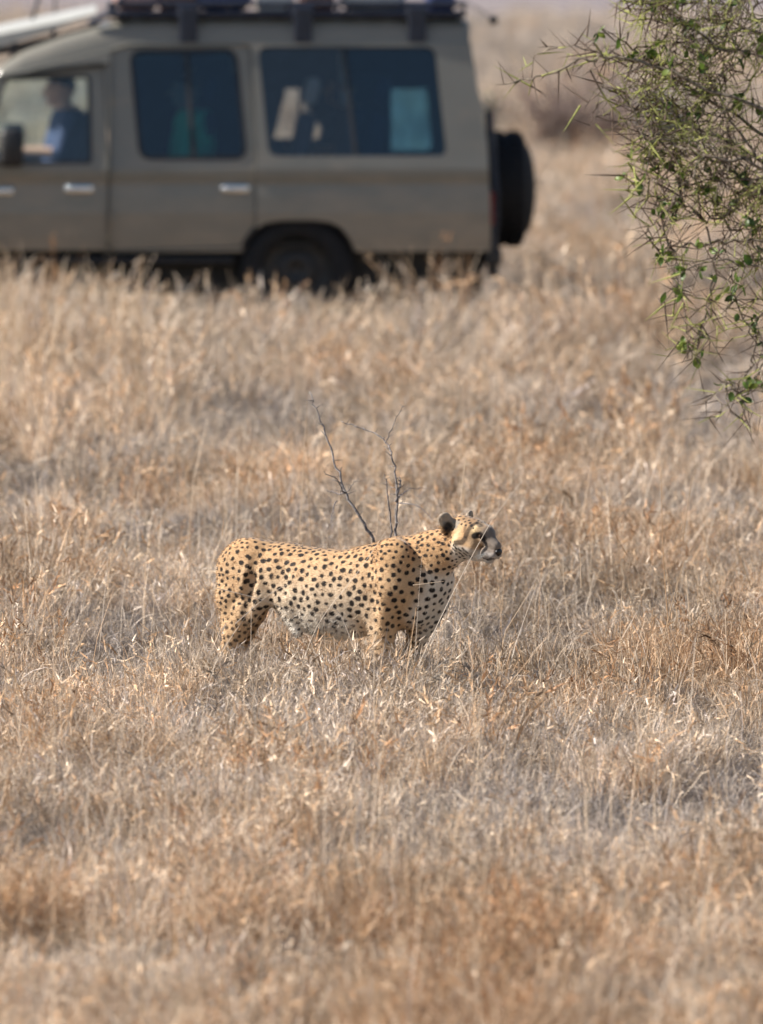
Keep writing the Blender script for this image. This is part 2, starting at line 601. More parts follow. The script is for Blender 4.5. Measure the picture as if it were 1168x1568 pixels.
    S.cone(cp(566, 905, -0.18), cp(562, 950, -0.175), 0.034, 0.040, 0.04, 1.0, True)
    # tail
    S.chain([(cp(350, 842), 0.036), (cp(341, 872, 0.02), 0.028), (cp(342, 920, 0.04), 0.025), (cp(344, 970, 0.05), 0.024),
             (cp(350, 1015, 0.05), 0.023), (cp(360, 1050, 0.03), 0.022), (cp(385, 1062, 0.05), 0.018)], 0.02)
    # ---- head, turned a little further towards the camera
    HY = R(12)
    hc = cp(717, 814)
    fw = np.array((math.cos(HY), -math.sin(HY), -0.225)); fw /= np.linalg.norm(fw)
    lf = np.array((math.sin(HY), math.cos(HY), 0.0))
    up = np.cross(fw, lf)
    def hp(f, l, u):
        return hc + fw * f + lf * l + up * u
    S.cone(hp(-0.035, 0, 0.010), hp(0.03, 0, 0.018), 0.074, 0.067, 0.03)          # cranium
    S.cone(hp(0.03, 0, 0.018), hp(0.095, 0, 0.030), 0.064, 0.046, 0.02)           # forehead
    S.cone(hp(0.095, 0, 0.024), hp(0.170, 0, -0.004), 0.036, 0.026, 0.018)        # bridge
    for s in (-1, 1):
        S.cone(hp(0.0, 0.044 * s, -0.033), hp(0.06, 0.038 * s, -0.036), 0.046, 0.036, 0.02)    # cheek
        S.cone(hp(0.080, 0.037 * s, 0.050), hp(0.108, 0.032 * s, 0.041), 0.020, 0.015, 0.012)  # brow
        S.cone(hp(0.138, 0.018 * s, -0.042), hp(0.172, 0.014 * s, -0.042), 0.028, 0.023, 0.010) # muzzle pad
        e0 = hp(-0.072, 0.066 * s, 0.024); e1 = hp(-0.090, 0.084 * s, 0.056)      # ear: a shallow cup
        S.cone(e0, e1, 0.041, 0.034, 0.012, 2.3, False, fw + lf * 0.35 * s)
        S.cone(hp(-0.050, 0.080 * s, 0.038), hp(-0.062, 0.094 * s, 0.064), 0.021, 0.019, 0.012, 1.0, True)
    S.cone(hp(0.05, 0, -0.060), hp(0.152, 0, -0.072), 0.035, 0.019, 0.012)        # jaw
    S.cone(hp(-0.01, 0, -0.060), hp(0.06, 0, -0.062), 0.052, 0.036, 0.03)         # throat
    for s in (-1, 1):
        S.cone(hp(0.104, 0.053 * s, 0.025), hp(0.108, 0.053 * s, 0.025), 0.013, 0.013, 0.008, 1.0, True)  # socket
        S.cone(hp(0.150, 0.052 * s, -0.012), hp(0.175, 0.044 * s, -0.016), 0.020, 0.018, 0.015, 1.0, True)  # hollow above the lip
    V, Q = S.mesh()
    me = mesh_np('body', V, Q)
    nrm = np.zeros(len(V) * 3, np.float32)
    me.vertices.foreach_get('normal', nrm)
    nrm = nrm.reshape(-1, 3)
    # ---- coat colours
    nv = len(V)
    tan = np.array((0.56, 0.375, 0.215)); pale = np.array((0.64, 0.53, 0.40)); white = np.array((0.74, 0.69, 0.61)); dark = np.array((0.014, 0.010, 0.009))
    orange = np.array((0.50, 0.285, 0.130))
    x, y, z = V.T
    noi = np.array([noise.noise(Vector(p) * 14.0) for p in V])
    noi2 = np.array([noise.noise(Vector(p) * 60.0) for p in V])
    def ss(a, b, t):
        t = np.clip((t - a) / (b - a), 0, 1)
        return t * t * (3 - 2 * t)
    rel = V - hc
    hf, hl, hu = rel @ fw, rel @ lf, rel @ up
    head = ss(-0.07, -0.02, hf) * (z > 0.6)
    body = 1 - head
    c = tan[None, :].repeat(nv, 0)
    mix = lambda c, col, f: c * (1 - f[:, None]) + col * f[:, None]
    c = mix(c, orange, ss(0.62, 0.78, z + 0.02 * noi) * 0.7)
    c = mix(c, pale, ss(0.68, 0.46, z + 0.03 * noi) * 0.9 * ss(0.42, 0.22, np.abs(x + 0.05)) )
    belly = ss(0.50, 0.39, z + 0.04 * noi) * ss(-0.30, -0.20, x) * ss(0.22, 0.14, x) * ss(0.22, 0.27, z)
    c = mix(c, white, belly * ss(-0.09, -0.03, -np.abs(y) + 0.03 + 0.04 * noi + ss(0.52, 0.40, z) * 0.13))
    # inner legs and chest paler
    fr = ss(0.40, 0.50, x) * ss(0.70, 0.61, z + 0.02 * noi) * ss(-0.105, -0.07, y)
    c = mix(c, white * 0.95, fr * 0.85)
    # brown crown, white chin, throat and cheek, painted shade on bridge and muzzle
    c = mix(c, np.array((0.40, 0.245, 0.125)), head * ss(0.0, 0.05, hu) * 0.85)
    c = mix(c, np.array((0.24, 0.145, 0.08)), ss(-0.05, -0.01, hf) * (z > 0.6) * ss(0.052, 0.075, hu) * 0.7)
    c = mix(c, np.array((0.42, 0.29, 0.18)), head * ss(0.03, 0.06, hf) * ss(-0.03, 0.0, hu) * 0.7)
    c = mix(c, white * 0.85, head * ss(-0.022, -0.05, hu) * 0.85 * ss(-0.06, 0.0, hf))
    c = mix(c, np.array((0.185, 0.158, 0.138)), head * ss(0.085, 0.13, hf) * ss(-0.060, -0.030, hu) * 0.92)  # shade on the front of the face put into the coat colour
    c = mix(c, np.array((0.36, 0.33, 0.31)), head * ss(0.12, 0.14, hf) * ss(-0.025, -0.04, hu) * 0.7)  # muzzle pads greyed in colour to look shaded
    c = mix(c, np.array((0.36, 0.25, 0.15)), head * np.exp(-(((hf - 0.090) / 0.035) ** 2 + ((hu + 0.012) / 0.024) ** 2)) * 0.8)
    c = mix(c, np.array((0.53, 0.40, 0.22)), head * np.exp(-(((hf - 0.074) / 0.018) ** 2 + ((hu - 0.050) / 0.024) ** 2)) * (np.abs(hl) > 0.022))
    c = mix(c, np.array((0.62, 0.49, 0.29)), head * np.exp(-(((hf + 0.008) / 0.020) ** 2 + ((hu - 0.002) / 0.045) ** 2)) * 0.9)
    # ---- spots
    reg = np.zeros(nv)          # spacing per vertex
    reg += 0.033
    leg = ss(0.46, 0.34, z)
    reg = reg * (1 - leg) + 0.026 * leg
    rumpb = ss(-0.42, -0.52, x)
    reg = reg * (1 - rumpb) + 0.027 * rumpb
    nk = ss(0.40, 0.56, x) * (z > 0.6)
    reg = reg * (1 - nk) + 0.031 * nk
    reg = reg * (1 - head) + 0.018 * head
    reg = reg * (1 - 0.25 * ss(0.70, 0.74, z) * body)
    allow = np.ones(nv, bool)
    allow &= ~((head > 0.2) & (hf > 0.02) & (hu < 0.055))
    allow &= ~((head > 0.2) & (hf > 0.07))
    allow &= ~((head > 0.2) & (hf > -0.03) & (hu > -0.04) & (hu < 0.055))
    allow &= ~((belly > 0.6) & (np.abs(y) < 0.06) & (x < 0.05))
    order = RNG.permutation(np.nonzero(allow)[0])
    order = order[:60000]
    acc = np.zeros((6000, 3)); rad = np.zeros(6000); na = 0
    for i in order:
        p = V[i]
        if na:
            d2 = ((acc[:na] - p) ** 2).sum(1)
            if d2.min() < reg[i] ** 2: continue
        acc[na] = p
        rad[na] = reg[i]
        na += 1
        if na >= 5990: break
    rad = rad[:na] * RNG.uniform(0.27, 0.42, na)
    kd = KDTree(na)
    for i in range(na): kd.insert(Vector(acc[i]), i)
    kd.balance()
    spot = np.zeros(nv)
    elong = RNG.uniform(0.85, 1.3, na)
    for i in range(nv):
        best = 0.0
        for (co, j, d) in kd.find_n(Vector(V[i]), 3):
            if d > 0.05: break
            q = V[i] - acc[j]
            dd = math.sqrt((q[0] / elong[j]) ** 2 + q[1] ** 2 + (q[2] * (elong[j] ** 0.5)) ** 2)
            e = dd / rad[j] + 0.26 * noi2[i] + 0.12 * noi[i]
            v = 1 - min(1, max(0, (e - 0.84) / 0.30))
            if v > best: best = v
        spot[i] = best
    soft = 1 - 0.12 * leg
    c = mix(c, dark, np.clip(spot * 1.1, 0, 1) * soft * 0.99)
    # bigger dark row along the crease of the ham
    for (a, b, rr) in ((381, 845, .020), (379, 858, .022), (384, 868, .018), (378, 881, .024), (390, 882, .018), (369, 900, .022),
                       (380, 902, .018), (374, 915, .017), (374, 930, .017), (376, 948, .016), (372, 968, .015)):
        ctr = cp(a, b, -0.13)
        d = np.sqrt(((V - ctr) * np.array((1, 0.35, 1))) ** 2 @ np.ones(3))
        c = mix(c, dark, (y < 0) * (1 - ss(0.75, 1.1, d / (rr * 0.52) + 0.25 * noi2)) * 0.95)
    # face marks: tear line, eye rim, nose bridge, ear backs, mouth
    def stroke(pts, r, strength=0.95, lmin=0.012):
        """mark on both sides of the face, points given as (forward, up)"""
        nonlocal c
        d = np.full(nv, 9.0)
        P2 = np.stack([hf, hu], 1)
        for a, b in zip(pts[:-1], pts[1:]):
            a = np.array(a, float); b = np.array(b, float)
            P = P2 - a; dd = b - a
            t = np.clip(P @ dd / (dd @ dd), 0, 1)
            d = np.minimum(d, np.sqrt(((P - t[:, None] * dd) ** 2).sum(1)))
        c = mix(c, dark, head * (np.abs(hl) > lmin) * (1 - ss(0.65, 1.15, d / r + 0.15 * noi2)) * strength)
    stroke([(0.116, 0.020), (0.134, 0.004), (0.140, -0.022), (0.133, -0.050)], 0.0105, 0.98)
    stroke([(0.080, 0.024), (0.106, 0.036), (0.122, 0.022)], 0.0165, 0.98)
    stroke([(0.050, 0.064), (0.046, 0.045), (0.040, 0.012)], 0.0120, 0.72)
    stroke([(0.020, 0.055), (0.030, 0.030)], 0.0075, 0.5)
    stroke([(0.040, 0.0), (0.034, -0.018), (0.004, -0.030)], 0.0140, 0.8)
    stroke([(0.052, 0.078), (0.088, 0.074)], 0.007, 0.6)
    stroke([(0.186, -0.056), (0.155, -0.070), (0.130, -0.066)], 0.005, 0.8)
    for q in ((0.042, -0.045), (0.022, -0.055), (0.058, -0.055), (0.004, -0.050), (0.040, -0.072), (0.014, -0.076), (-0.014, -0.064), (0.064, -0.078), (-0.03, -0.08)):
        stroke([q, (q[0] + 0.006, q[1] - 0.005)], 0.0062, 0.85, 0.03)
    for s in (-1, 1):
        e = np.stack([hf + 0.080, hl - 0.075 * s, hu - 0.045], 1)
        de = np.sqrt((e ** 2).sum(1))
        isear = (hf > -0.15) * (hf < -0.02) * (z > 0.6) * ss(0.020, 0.035, hu) * (np.abs(hl) > 0.050)
        c = mix(c, np.array((0.31, 0.27, 0.22)), isear * (de < 0.09) * 0.85)
        e2 = np.stack([hf + 0.078, hl - 0.072 * s, hu - 0.020], 1)
        c = mix(c, dark, (z > 0.6) * (np.abs(hl) > 0.035) * (hu > -0.02) * (hf < -0.04) * (hf > -0.15) * (1 - ss(0.6, 1.0, np.sqrt((e2 ** 2).sum(1)) / 0.038)) * 0.92)
    c = mix(c, np.array((0.13, 0.09, 0.065)), head * ss(0.045, 0.030, np.abs(hl)) * ss(0.06, 0.11, hf) * ss(0.01, 0.04, hu) * 0.22)
    # crest of darker fur on the back
    c = mix(c, np.array((0.10, 0.075, 0.05)), body * ss(0.90, 0.985, nrm[:, 2]) * ss(0.66, 0.70, z) * ss(-0.45, -0.35, x) * ss(0.30, 0.2, x) * (0.35 + 0.35 * noi))
    # tail rings at the tip
    c *= (1 + 0.10 * noi + 0.08 * noi2)[:, None]
    col = np.concatenate([np.clip(c, 0.004, 1), np.ones((nv, 1))], 1).astype(np.float32)
    at_ = me.color_attributes.new('coat', 'FLOAT_COLOR', 'POINT')
    at_.data.foreach_set('color', col.ravel())
    m, nt, N, L, p = new_mat('cheetah_coat')
    a = N.new('ShaderNodeAttribute'); a.attribute_name = 'coat'
    tc = N.new('ShaderNodeTexCoord')
    mp = N.new('ShaderNodeMapping'); mp.inputs['Scale'].default_value = (45, 190, 190)
    L.new(tc.outputs['Object'], mp.inputs['Vector'])
    n1 = N.new('ShaderNodeTexNoise'); n1.inputs['Scale'].default_value = 1.0; n1.inputs['Detail'].default_value = 4
    L.new(mp.outputs['Vector'], n1.inputs['Vector'])
    mr = N.new('ShaderNodeMapRange'); mr.inputs['From Min'].default_value = .3; mr.inputs['From Max'].default_value = .7
    mr.inputs['To Min'].default_value = .82; mr.inputs['To Max'].default_value = 1.12
    L.new(n1.outputs['Fac'], mr.inputs['Value'])
    mx = N.new('ShaderNodeMix'); mx.data_type = 'RGBA'; mx.blend_type = 'MULTIPLY'; mx.inputs['Factor'].default_value = 1
    L.new(a.outputs['Color'], mx.inputs['A']); L.new(mr.outputs['Result'], mx.inputs['B'])
    L.new(mx.outputs['Result'], p.inputs['Base Color'])
    p.inputs['Roughness'].default_value = 0.75
    p.inputs['Specular IOR Level'].default_value = 0.25
    p.inputs['Sheen Weight'].default_value = 0.25
    p.inputs['Sheen Roughness'].default_value = 0.4
    bp = N.new('ShaderNodeBump'); bp.inputs['Strength'].default_value = 0.35; bp.inputs['Distance'].default_value = 0.004
    L.new(n1.outputs['Fac'], bp.inputs['Height']); L.new(bp.outputs['Normal'], p.inputs['Normal'])
    link('body', me, m, root)
    # fur tips that break the outline
    fm = fur_mat()
    sel = np.nonzero(z > 0.12)[0]
    pick = RNG.choice(sel, 60000)
    nn = nrm[pick]; pv = V[pick]
    hd = head[pick]
    lay = np.stack([-np.ones(len(pick)) * 0.9, np.zeros(len(pick)), -0.5 * np.ones(len(pick))], 1)
    d = nn * 0.45 + lay * 0.7 + RNG.normal(0, 0.22, (len(pick), 3))
    bl = belly[pick] + ss(0.42, 0.36, pv[:, 2])
    d[:, 2] -= bl * 0.2
    d /= np.linalg.norm(d, axis=1)[:, None]
    ln = RNG.uniform(0.007, 0.016, len(pick)) * (1 - 0.55 * hd) * (1 + 0.35 * np.clip(bl, 0, 1) * (np.abs(pv[:, 0]) < 0.35))
    side = np.cross(d, nn + RNG.normal(0, .3, nn.shape)); side /= np.linalg.norm(side, axis=1)[:, None] + 1e-9
    w = RNG.uniform(0.0009, 0.0018, len(pick))[:, None]
    A = pv - nn * 0.001
    T = A + d * ln[:, None]
    VV = np.stack([A - side * w, A + side * w, T], 1).reshape(-1, 3)
    FF = np.arange(len(VV)).reshape(-1, 3)
    fme = bpy.data.meshes.new('fur')
    fme.from_pydata(VV.tolist(), [], FF.tolist())
    ca = fme.color_attributes.new('coat', 'FLOAT_COLOR', 'POINT')
    ca.data.foreach_set('color', np.repeat(col[pick], 3, 0).ravel())
    fo = link('fur', fme, fm, root)
    fo['kind'] = 'stuff'
    # eyes and nose
    eye_m = simple('eye_amber', (0.035, 0.016, 0.006), 0.08, 0.3, 60)
    nose_m = simple('nose_leather', (0.012, 0.010, 0.010), 0.35, 0.2, 60)
    for s in (-1, 1):
        b = MB()
        ctr = Vector(hp(0.106, 0.0415 * s, 0.029))
        b.lathe([(-0.011, 0.0005), (-0.009, 0.006), (-0.005, 0.0095), (0, 0.011), (0.005, 0.0095), (0.009, 0.006), (0.011, 0.0005)], ctr, Vector(lf * s + fw * 0.5), 12)
        b.build('eye', eye_m, root, True)
    bm = bmesh.new()
    bmesh.ops.create_icosphere(bm, subdivisions=3, radius=1.0)
    ctr = Vector(hp(0.194, 0, -0.026))
    for v in bm.verts:
        q = v.co.copy()
        wdt = 0.0215 * (1.0 if q.z > 0 else 1.0 + 0.55 * q.z)
        v.co = ctr + Vector(fw) * (q.x * 0.012) + Vector(lf) * (q.y * wdt) + Vector(up) * (q.z * 0.0185)
    nm = bpy.data.meshes.new('nose'); bm.to_mesh(nm); bm.free()
    nm.polygons.foreach_set('use_smooth', [True] * len(nm.polygons))
    link('nose', nm, nose_m, root)
    w = MB()
    for s in (-1, 1):
        for i in range(7):
            a = Vector(hp(0.150 + 0.004 * (i % 3), 0.032 * s, -0.034 - 0.004 * (i % 4)))
            e = a + Vector(lf) * (0.06 * s) + Vector(fw) * (0.01 - 0.012 * (i % 4)) + Vector(up) * (-0.02 - 0.006 * (i % 3))
            w.tube([a, (a + e) / 2 + Vector(up) * 0.008, e], [0.0006, 0.0005, 0.0002], 3)
    w.build('whiskers', M['white_paint'], root)['kind'] = 'stuff'
    return root

def fur_mat():
    m, nt, N, L, p = new_mat('fur_tips')
    a = N.new('ShaderNodeAttribute'); a.attribute_name = 'coat'
    L.new(a.outputs['Color'], p.inputs['Base Color'])
    p.inputs['Roughness'].default_value = 0.7
    p.inputs['Specular IOR Level'].default_value = 0.2
    return m

make_cheetah()

# ------------------------------------------------------------------ vehicle
V_D, V_S, BETA = 46.0, F_PX / 46.0, R(3)
V_GROUND_PY = 500.0
cB, sB = math.cos(BETA), math.sin(BETA)
nearp = at(455, V_GROUND_PY, V_D)
V_ROOT = Vector((nearp.x - 0.85 * sB, V_D + 0.85 * cB, 0.0))
V_ROOT.z = nearp.z - 0.005

def vu(px): return (455.0 - px) / V_S / cB
def vv(py): return (V_GROUND_PY - py) / V_S

PROF = [(600, 0.80), (383, 0.805), (360, 0.83), (325, 0.852), (300, 0.846), (283, 0.838), (279, 0.838), (266, 0.858), (258, 0.858), (240, 0.845), (68, 0.735), (-50, 0.66)]
def half_w(py):
    for (a, wa), (b, wb) in zip(PROF[:-1], PROF[1:]):
        if a >= py >= b:
            return wa + (wb - wa) * (a - py) / (a - b)
    return PROF[0][1] if py > 600 else PROF[-1][1]

def poly_in(p, poly):
    x, y = p; c = False
    n = len(poly)
    for i in range(n):
        x1, y1 = poly[i]; x2, y2 = poly[i - 1]
        if (y1 > y) != (y2 > y) and x < (x2 - x1) * (y - y1) / (y2 - y1) + x1:
            c = not c
    return c

def round_poly(poly, r, seg=5):
    out = []
    n = len(poly)
    for i in range(n):
        p = Vector(poly[i]); a = Vector(poly[i - 1]); b = Vector(poly[(i + 1) % n])
        da = (a - p); db = (b - p)
        rr = min(r, da.length * 0.45, db.length * 0.45)
        s, e = p + da.normalized() * rr, p + db.normalized() * rr
        for k in range(seg + 1):
            t = k / seg
            q = s * (1 - t) ** 2 + p * 2 * t * (1 - t) + e * t * t
            out.append((q.x, q.y))
    return out

def inset(poly, d):
    """grow (d > 0) or shrink (d < 0) a polygon about its edges, in photo pixels"""
    n = len(poly)
    area = sum(poly[i - 1][0] * poly[i][1] - poly[i][0] * poly[i - 1][1] for i in range(n))
    sg = 1 if area > 0 else -1
    out = []
    for i in range(n):
        p = Vector(poly[i]); a = Vector(poly[i - 1]); b = Vector(poly[(i + 1) % n])
        d1 = (p - a).normalized(); d2 = (b - p).normalized()
        n1 = Vector((d1.y, -d1.x)) * sg; n2 = Vector((d2.y, -d2.x)) * sg
        m = n1 + n2
        if m.length < 1e-6: m = n1
        m.normalize()
        q = p + m * (d / max(0.4, m.dot(n1)))
        out.append((q.x, q.y))
    return out

def panel(name, outer, holes, mat, parent, side=1, thick=0.03, lift=0.0, grid_py=(360, 325, 300, 283, 279, 266, 258, 240, 190, 130)):
    """a body panel in photo-pixel coordinates bent onto the vehicle's side profile"""
    pts, edges = [], []
    def loop(poly):
        s = len(pts)
        # subdivide long edges so the panel can bend
        q = []
        for i in range(len(poly)):
            a, b = poly[i], poly[(i + 1) % len(poly)]
            q.append(a)
            cuts = sorted([(a[1] - g) / (a[1] - b[1]) for g in grid_py if min(a[1], b[1]) + 0.5 < g < max(a[1], b[1]) - 0.5])
            for t in cuts: q.append((a[0] + (b[0] - a[0]) * t, a[1] + (b[1] - a[1]) * t))
        pts.extend(q)
        n = len(q)
        edges.extend([(s + i, s + (i + 1) % n) for i in range(n)])
    loop(outer)
    for h in holes: loop(h)
    x0, x1 = min(p[0] for p in outer), max(p[0] for p in outer)
    for g in grid_py:
        x = x0 + 6
        while x < x1:
            if poly_in((x, g), outer) and not any(poly_in((x, g), h) for h in holes):
                pts.append((x, g))
            x += 24
    r = delaunay_2d_cdt([Vector(p) for p in pts], edges, [], 0, 1e-4)
    vs, fs = r[0], r[2]
    F = []
    for f in fs:
        c = (sum(vs[i].x for i in f) / len(f), sum(vs[i].y for i in f) / len(f))
        if poly_in(c, outer) and not any(poly_in(c, h) for h in holes):
            F.append(list(f))
    V = [(vu(p.x), side * (half_w(p.y) + lift), vv(p.y)) for p in vs]
    # orient outwards
    if F:
        a, b, c = (Vector(V[i]) for i in F[0][:3])
        if (b - a).cross(c - a).y * side < 0:
            F = [f[::-1] for f in F]
    o = mk(name, V, F, mat, parent)
    sm = o.modifiers.new('thickness', 'SOLIDIFY')
    sm.thickness = thick; sm.offset = -1
    return o

def ring_panel(name, poly, w, mat, parent, side, thick, lift):
    return panel(name, inset(poly, w), [inset(poly, -1.0)], mat, parent, side, thick, lift)

def make_vehicle():
    root = empty('safari_vehicle', V_ROOT, math.pi + BETA)
    tag(root, 'sand grey safari off-roader with tinted windows and spare wheel parked side-on', 'off-road vehicle')
    win1 = round_poly([(12, 121), (137, 118), (139, 246), (-30, 246)], 4)
    win2 = round_poly([(204, 80), (360, 78), (375, 239), (218, 239)], 16)
    win3 = round_poly([(396, 72), (667, 72), (685, 239), (412, 239)], 16)
    door1 = round_poly([(-2, 113), (160, 97), (167, 240), (164, 382), (-88, 382), (-88, 262), (-52, 250)], 5)
    door2 = round_poly([(172, 72), (384, 70), (392, 242), (391, 352), (372, 376), (168, 382), (170, 240)], 5)
    arch = [(545, 383), (535, 362), (522, 346), (505, 338), (480, 335), (430, 335), (407, 339), (390, 349), (378, 364), (370, 383)]
    fa = 455 - 2.98 * V_S * cB
    farch = [(fa + 90, 383), (fa + 78, 362), (fa + 64, 346), (fa + 46, 338), (fa - 46, 338), (fa - 64, 346), (fa - 78, 362), (fa - 90, 383)]
    outer = [(752, 383), (750, 300), (746, 215), (733, 140), (722, 67), (204, 67), (165, 78), (100, 94), (40, 110), (-2, 116), (-58, 250), (-70, 262),
             (fa - 60, 270), (fa - 120, 276), (fa - 128, 300), (fa - 128, 383)] + farch[::-1] + arch[::-1]
    for side in (1, -1):
        panel('body_side', outer, [inset(door1, 1.3), inset(door2, 1.3), win3], M['paint'], root, side)
        for dpoly, wpoly, hx, nm in ((door1, win1, 122, 'front_door'), (door2, win2, 360, 'passenger_door')):
            d = panel(nm, dpoly, [wpoly], M['paint'], root, side, 0.03, 0.0)
            ring_panel('window_seal', wpoly, 3.5 if nm == 'front_door' else 4.5, M['seal'], d, side, 0.014, 0.006)
            panel('window_pane', inset(wpoly, 2), [], M['clear_glass'] if nm == 'front_door' else M['glass'], d, side, 0.004, -0.012)
            h = MB()
            for (a, b, c0) in ((hx - 19, hx + 19, 288),):
                u0, u1 = vu(a), vu(b)
                h.rbox(((u0 + u1) / 2, side * (half_w(288) + 0.022), vv(c0)), (abs(u1 - u0), 0.022, 0.055), 0.012)
                h.rbox((u0, side * (half_w(288) + 0.008), vv(c0)), (0.03, 0.03, 0.05), 0.01)
                h.rbox((u1, side * (half_w(288) + 0.008), vv(c0)), (0.03, 0.03, 0.05), 0.01)
            h.build('handle', M['chrome'], d, True)
        f = ring_panel('window_seal', win3, 5, M['seal'], root, side, 0.014, 0.006)
        wl_ = [p for p in inset(win3, 2) if p[0] < 530]
        wr_ = [p for p in inset(win3, 2) if p[0] > 530]
        top, bot = (529, 71), (545, 240)
        wl_.sort(key=lambda p: math.atan2(p[1] - 155, p[0] - 470)); wr_.sort(key=lambda p: math.atan2(p[1] - 155, p[0] - 610))
        def hull(ps, extra):
            ps = ps + extra
            cx_ = sum(p[0] for p in ps) / len(ps); cy_ = sum(p[1] for p in ps) / len(ps)
            return sorted(ps, key=lambda p: math.atan2(p[1] - cy_, p[0] - cx_))
        panel('window_pane', hull(wl_, [top, bot]), [], M['pale_glass'], f, side, 0.004, -0.012)
        panel('window_pane', hull(wr_, [(top[0] + 1, top[1]), (bot[0] + 1, bot[1])]), [], M['glass'], f, side, 0.004, -0.012)
        # sliding-window dividers
        for a, b in (((287, 82), (297, 237)),):
            dv = MB().tube([(vu(a[0]), side * (half_w(a[1]) - 0.010), vv(a[1])), (vu(b[0]), side * (half_w(b[1]) - 0.010), vv(b[1]))], 0.017, 6)
            dv.build('window_divider', M['seal'], root)
        dv = MB().tube([(vu(528), side * (half_w(74) - 0.010), vv(74)), (vu(545), side * (half_w(237) - 0.010), vv(237))], 0.014, 6)
        dv.build('window_divider', M['seal'], root)
        # rain channel above the windows
        g = MB()
        gp = [(722, 67), (204, 67), (165, 78), (100, 94), (40, 110), (0, 116)]
        g.tube([(vu(a), side * (half_w(b) + 0.012), vv(b)) for a, b in gp], 0.013, 6)
        g.build('rain_gutter', M['paint'], root)
        # wind deflector above the front door window
        w = MB()
        P = [(14, 117, 0.012), (165, 97, 0.012), (168, 96, 0.06), (10, 116, 0.05)]
        q = [(vu(a), side * (half_w(b) + d), vv(b)) for a, b, d in P]
        w.add(q + [(p[0], p[1], p[2] - 0.012) for p in q], [(0, 1, 2, 3), (4, 7, 6, 5), (0, 4, 5, 1), (1, 5, 6, 2), (2, 6, 7, 3), (3, 7, 4, 0)])
        w.build('wind_deflector', M['black_plastic'], root)
        for (hx_, hy_) in ((-82, 300), (-82, 355), (172, 150), (172, 330)):
            MB().rbox((vu(hx_), side * (half_w(hy_) + 0.006), vv(hy_)), (0.035, 0.02, 0.09), 0.006).build('door_hinge', M['paint'], root)
        if side == 1:
            MB().rbox((vu(640), half_w(305) + 0.004, vv(305)), (0.17, 0.012, 0.17), 0.012, None).build('fuel_flap', M['paint'], root)
        # wing indicator plate on the front wing
        MB().rbox((vu(3), side * (half_w(291) + 0.01), vv(291)), (0.18, 0.018, 0.05), 0.008).build('wing_badge_plate', M['chrome'], root, True)
        # mirror
        mr = MB()
        mr.rbox((vu(20), side * 1.00, vv(224)), (0.17, 0.16, 0.27), 0.04)
        mr.tube([(vu(-10), side * half_w(250), vv(250)), (vu(5), side * 0.93, vv(242)), (vu(20), side * 0.97, vv(230))], 0.018, 6)
        mr.build('wing_mirror', M['black_plastic'], root, True)
        # sill / running board and chassis rail
        s = MB()
        s.rbox(((vu(360) + vu(-80)) / 2, side * 0.74, vv(398)), (vu(-80) - vu(360), 0.16, 0.05), 0.02)
        s.build('running_board', M['black_plastic'], root)
        # wheel-arch lips
        l = MB()
        l.tube([(vu(a), side * (half_w(b) + 0.004), vv(b)) for a, b in arch], 0.016, 6)
        l.build('arch_lip', M['black_plastic'], root)
        # inner wheel house
        for cx in (455.0, fa):
            ih = MB()
            prof = [(vu(cx + 88), vv(390)), (vu(cx + 72), vv(345)), (vu(cx + 40), vv(332)), (vu(cx - 40), vv(332)), (vu(cx - 72), vv(345)), (vu(cx - 88), vv(390))]
            v = []
            for yy in (0.80, 0.42):
                v += [(a, side * yy, b) for a, b in prof]
            n = len(prof)
            ih.add(v, [(i, i + 1, n + i + 1, n + i) for i in range(n - 1)] + [tuple(range(n, 2 * n))])
            ih.build('wheel_house', M['chassis'], root)
    # roof: lofted raised shell
    secs = [(721, 66, 33), (714, 66, 30), (600, 66, 27), (400, 66, 26), (204, 66, 28), (165, 76, 36), (100, 92, 54), (40, 108, 76), (8, 116, 95), (-6, 117, 110)]
    prof = [(1.0, 0.0), (1.0, 0.18), (0.985, 0.55), (0.96, 0.80), (0.90, 0.95), (0.75, 1.0), (0.4, 1.06), (0.0, 1.08)]
    full = prof + [(-a, b) for a, b in prof[-2::-1]]
    v, f = [], []
    for (a, g, t) in secs:
        hw = half_w(g) + 0.004
        for (wx, hz) in full:
            py = g + (t - g) * hz
            v.append((vu(a), wx * (hw - 0.02 * hz), vv(py)))
    n = len(full)
    for i in range(len(secs) - 1):
        for k in range(n - 1):
            f.append((i * n + k, (i + 1) * n + k, (i + 1) * n + k + 1, i * n + k + 1))
    f.append(tuple(range(n)))
    f.append(tuple((len(secs) - 1) * n + k for k in range(n - 1, -1, -1)))
    rf = mk('roof', v, f, M['paint'], root)
    for p_ in rf.data.polygons: p_.use_smooth = len(p_.vertices) == 4
    # head lining, floor, dashboard
    li = MB()
    li.rbox(((vu(715) + vu(180)) / 2, 0, vv(60)), (vu(180) - vu(715), 1.34, 0.03), 0.01)
    li.build('headlining', M['lining'], root)
    fl = MB()
    fl.rbox(((vu(745) + vu(-60)) / 2, 0, vv(375)), (vu(-60) - vu(745), 1.52, 0.06), 0.01)
    fl.build('floor_pan', M['chassis'], root)
    db = MB()
    db.rbox((vu(-45), 0, vv(270)), (0.40, 1.5, 0.30), 0.08)
    db.build('dashboard', M['black_plastic'], root, True)
    st = MB()
    cth = Vector((vu(5), -0.38, vv(255)))
    ax = Vector((-0.85, 0, 0.5)).normalized()
    a_ = ax.orthogonal().normalized(); b_ = ax.cross(a_)
    st.tube([cth + (a_ * math.cos(t) + b_ * math.sin(t)) * 0.19 for t in np.linspace(0, 2 * math.pi, 25)], 0.014, 6)
    st.tube([cth + a_ * 0.18, cth - ax * 0.05, cth - a_ * 0.18], 0.012, 6)
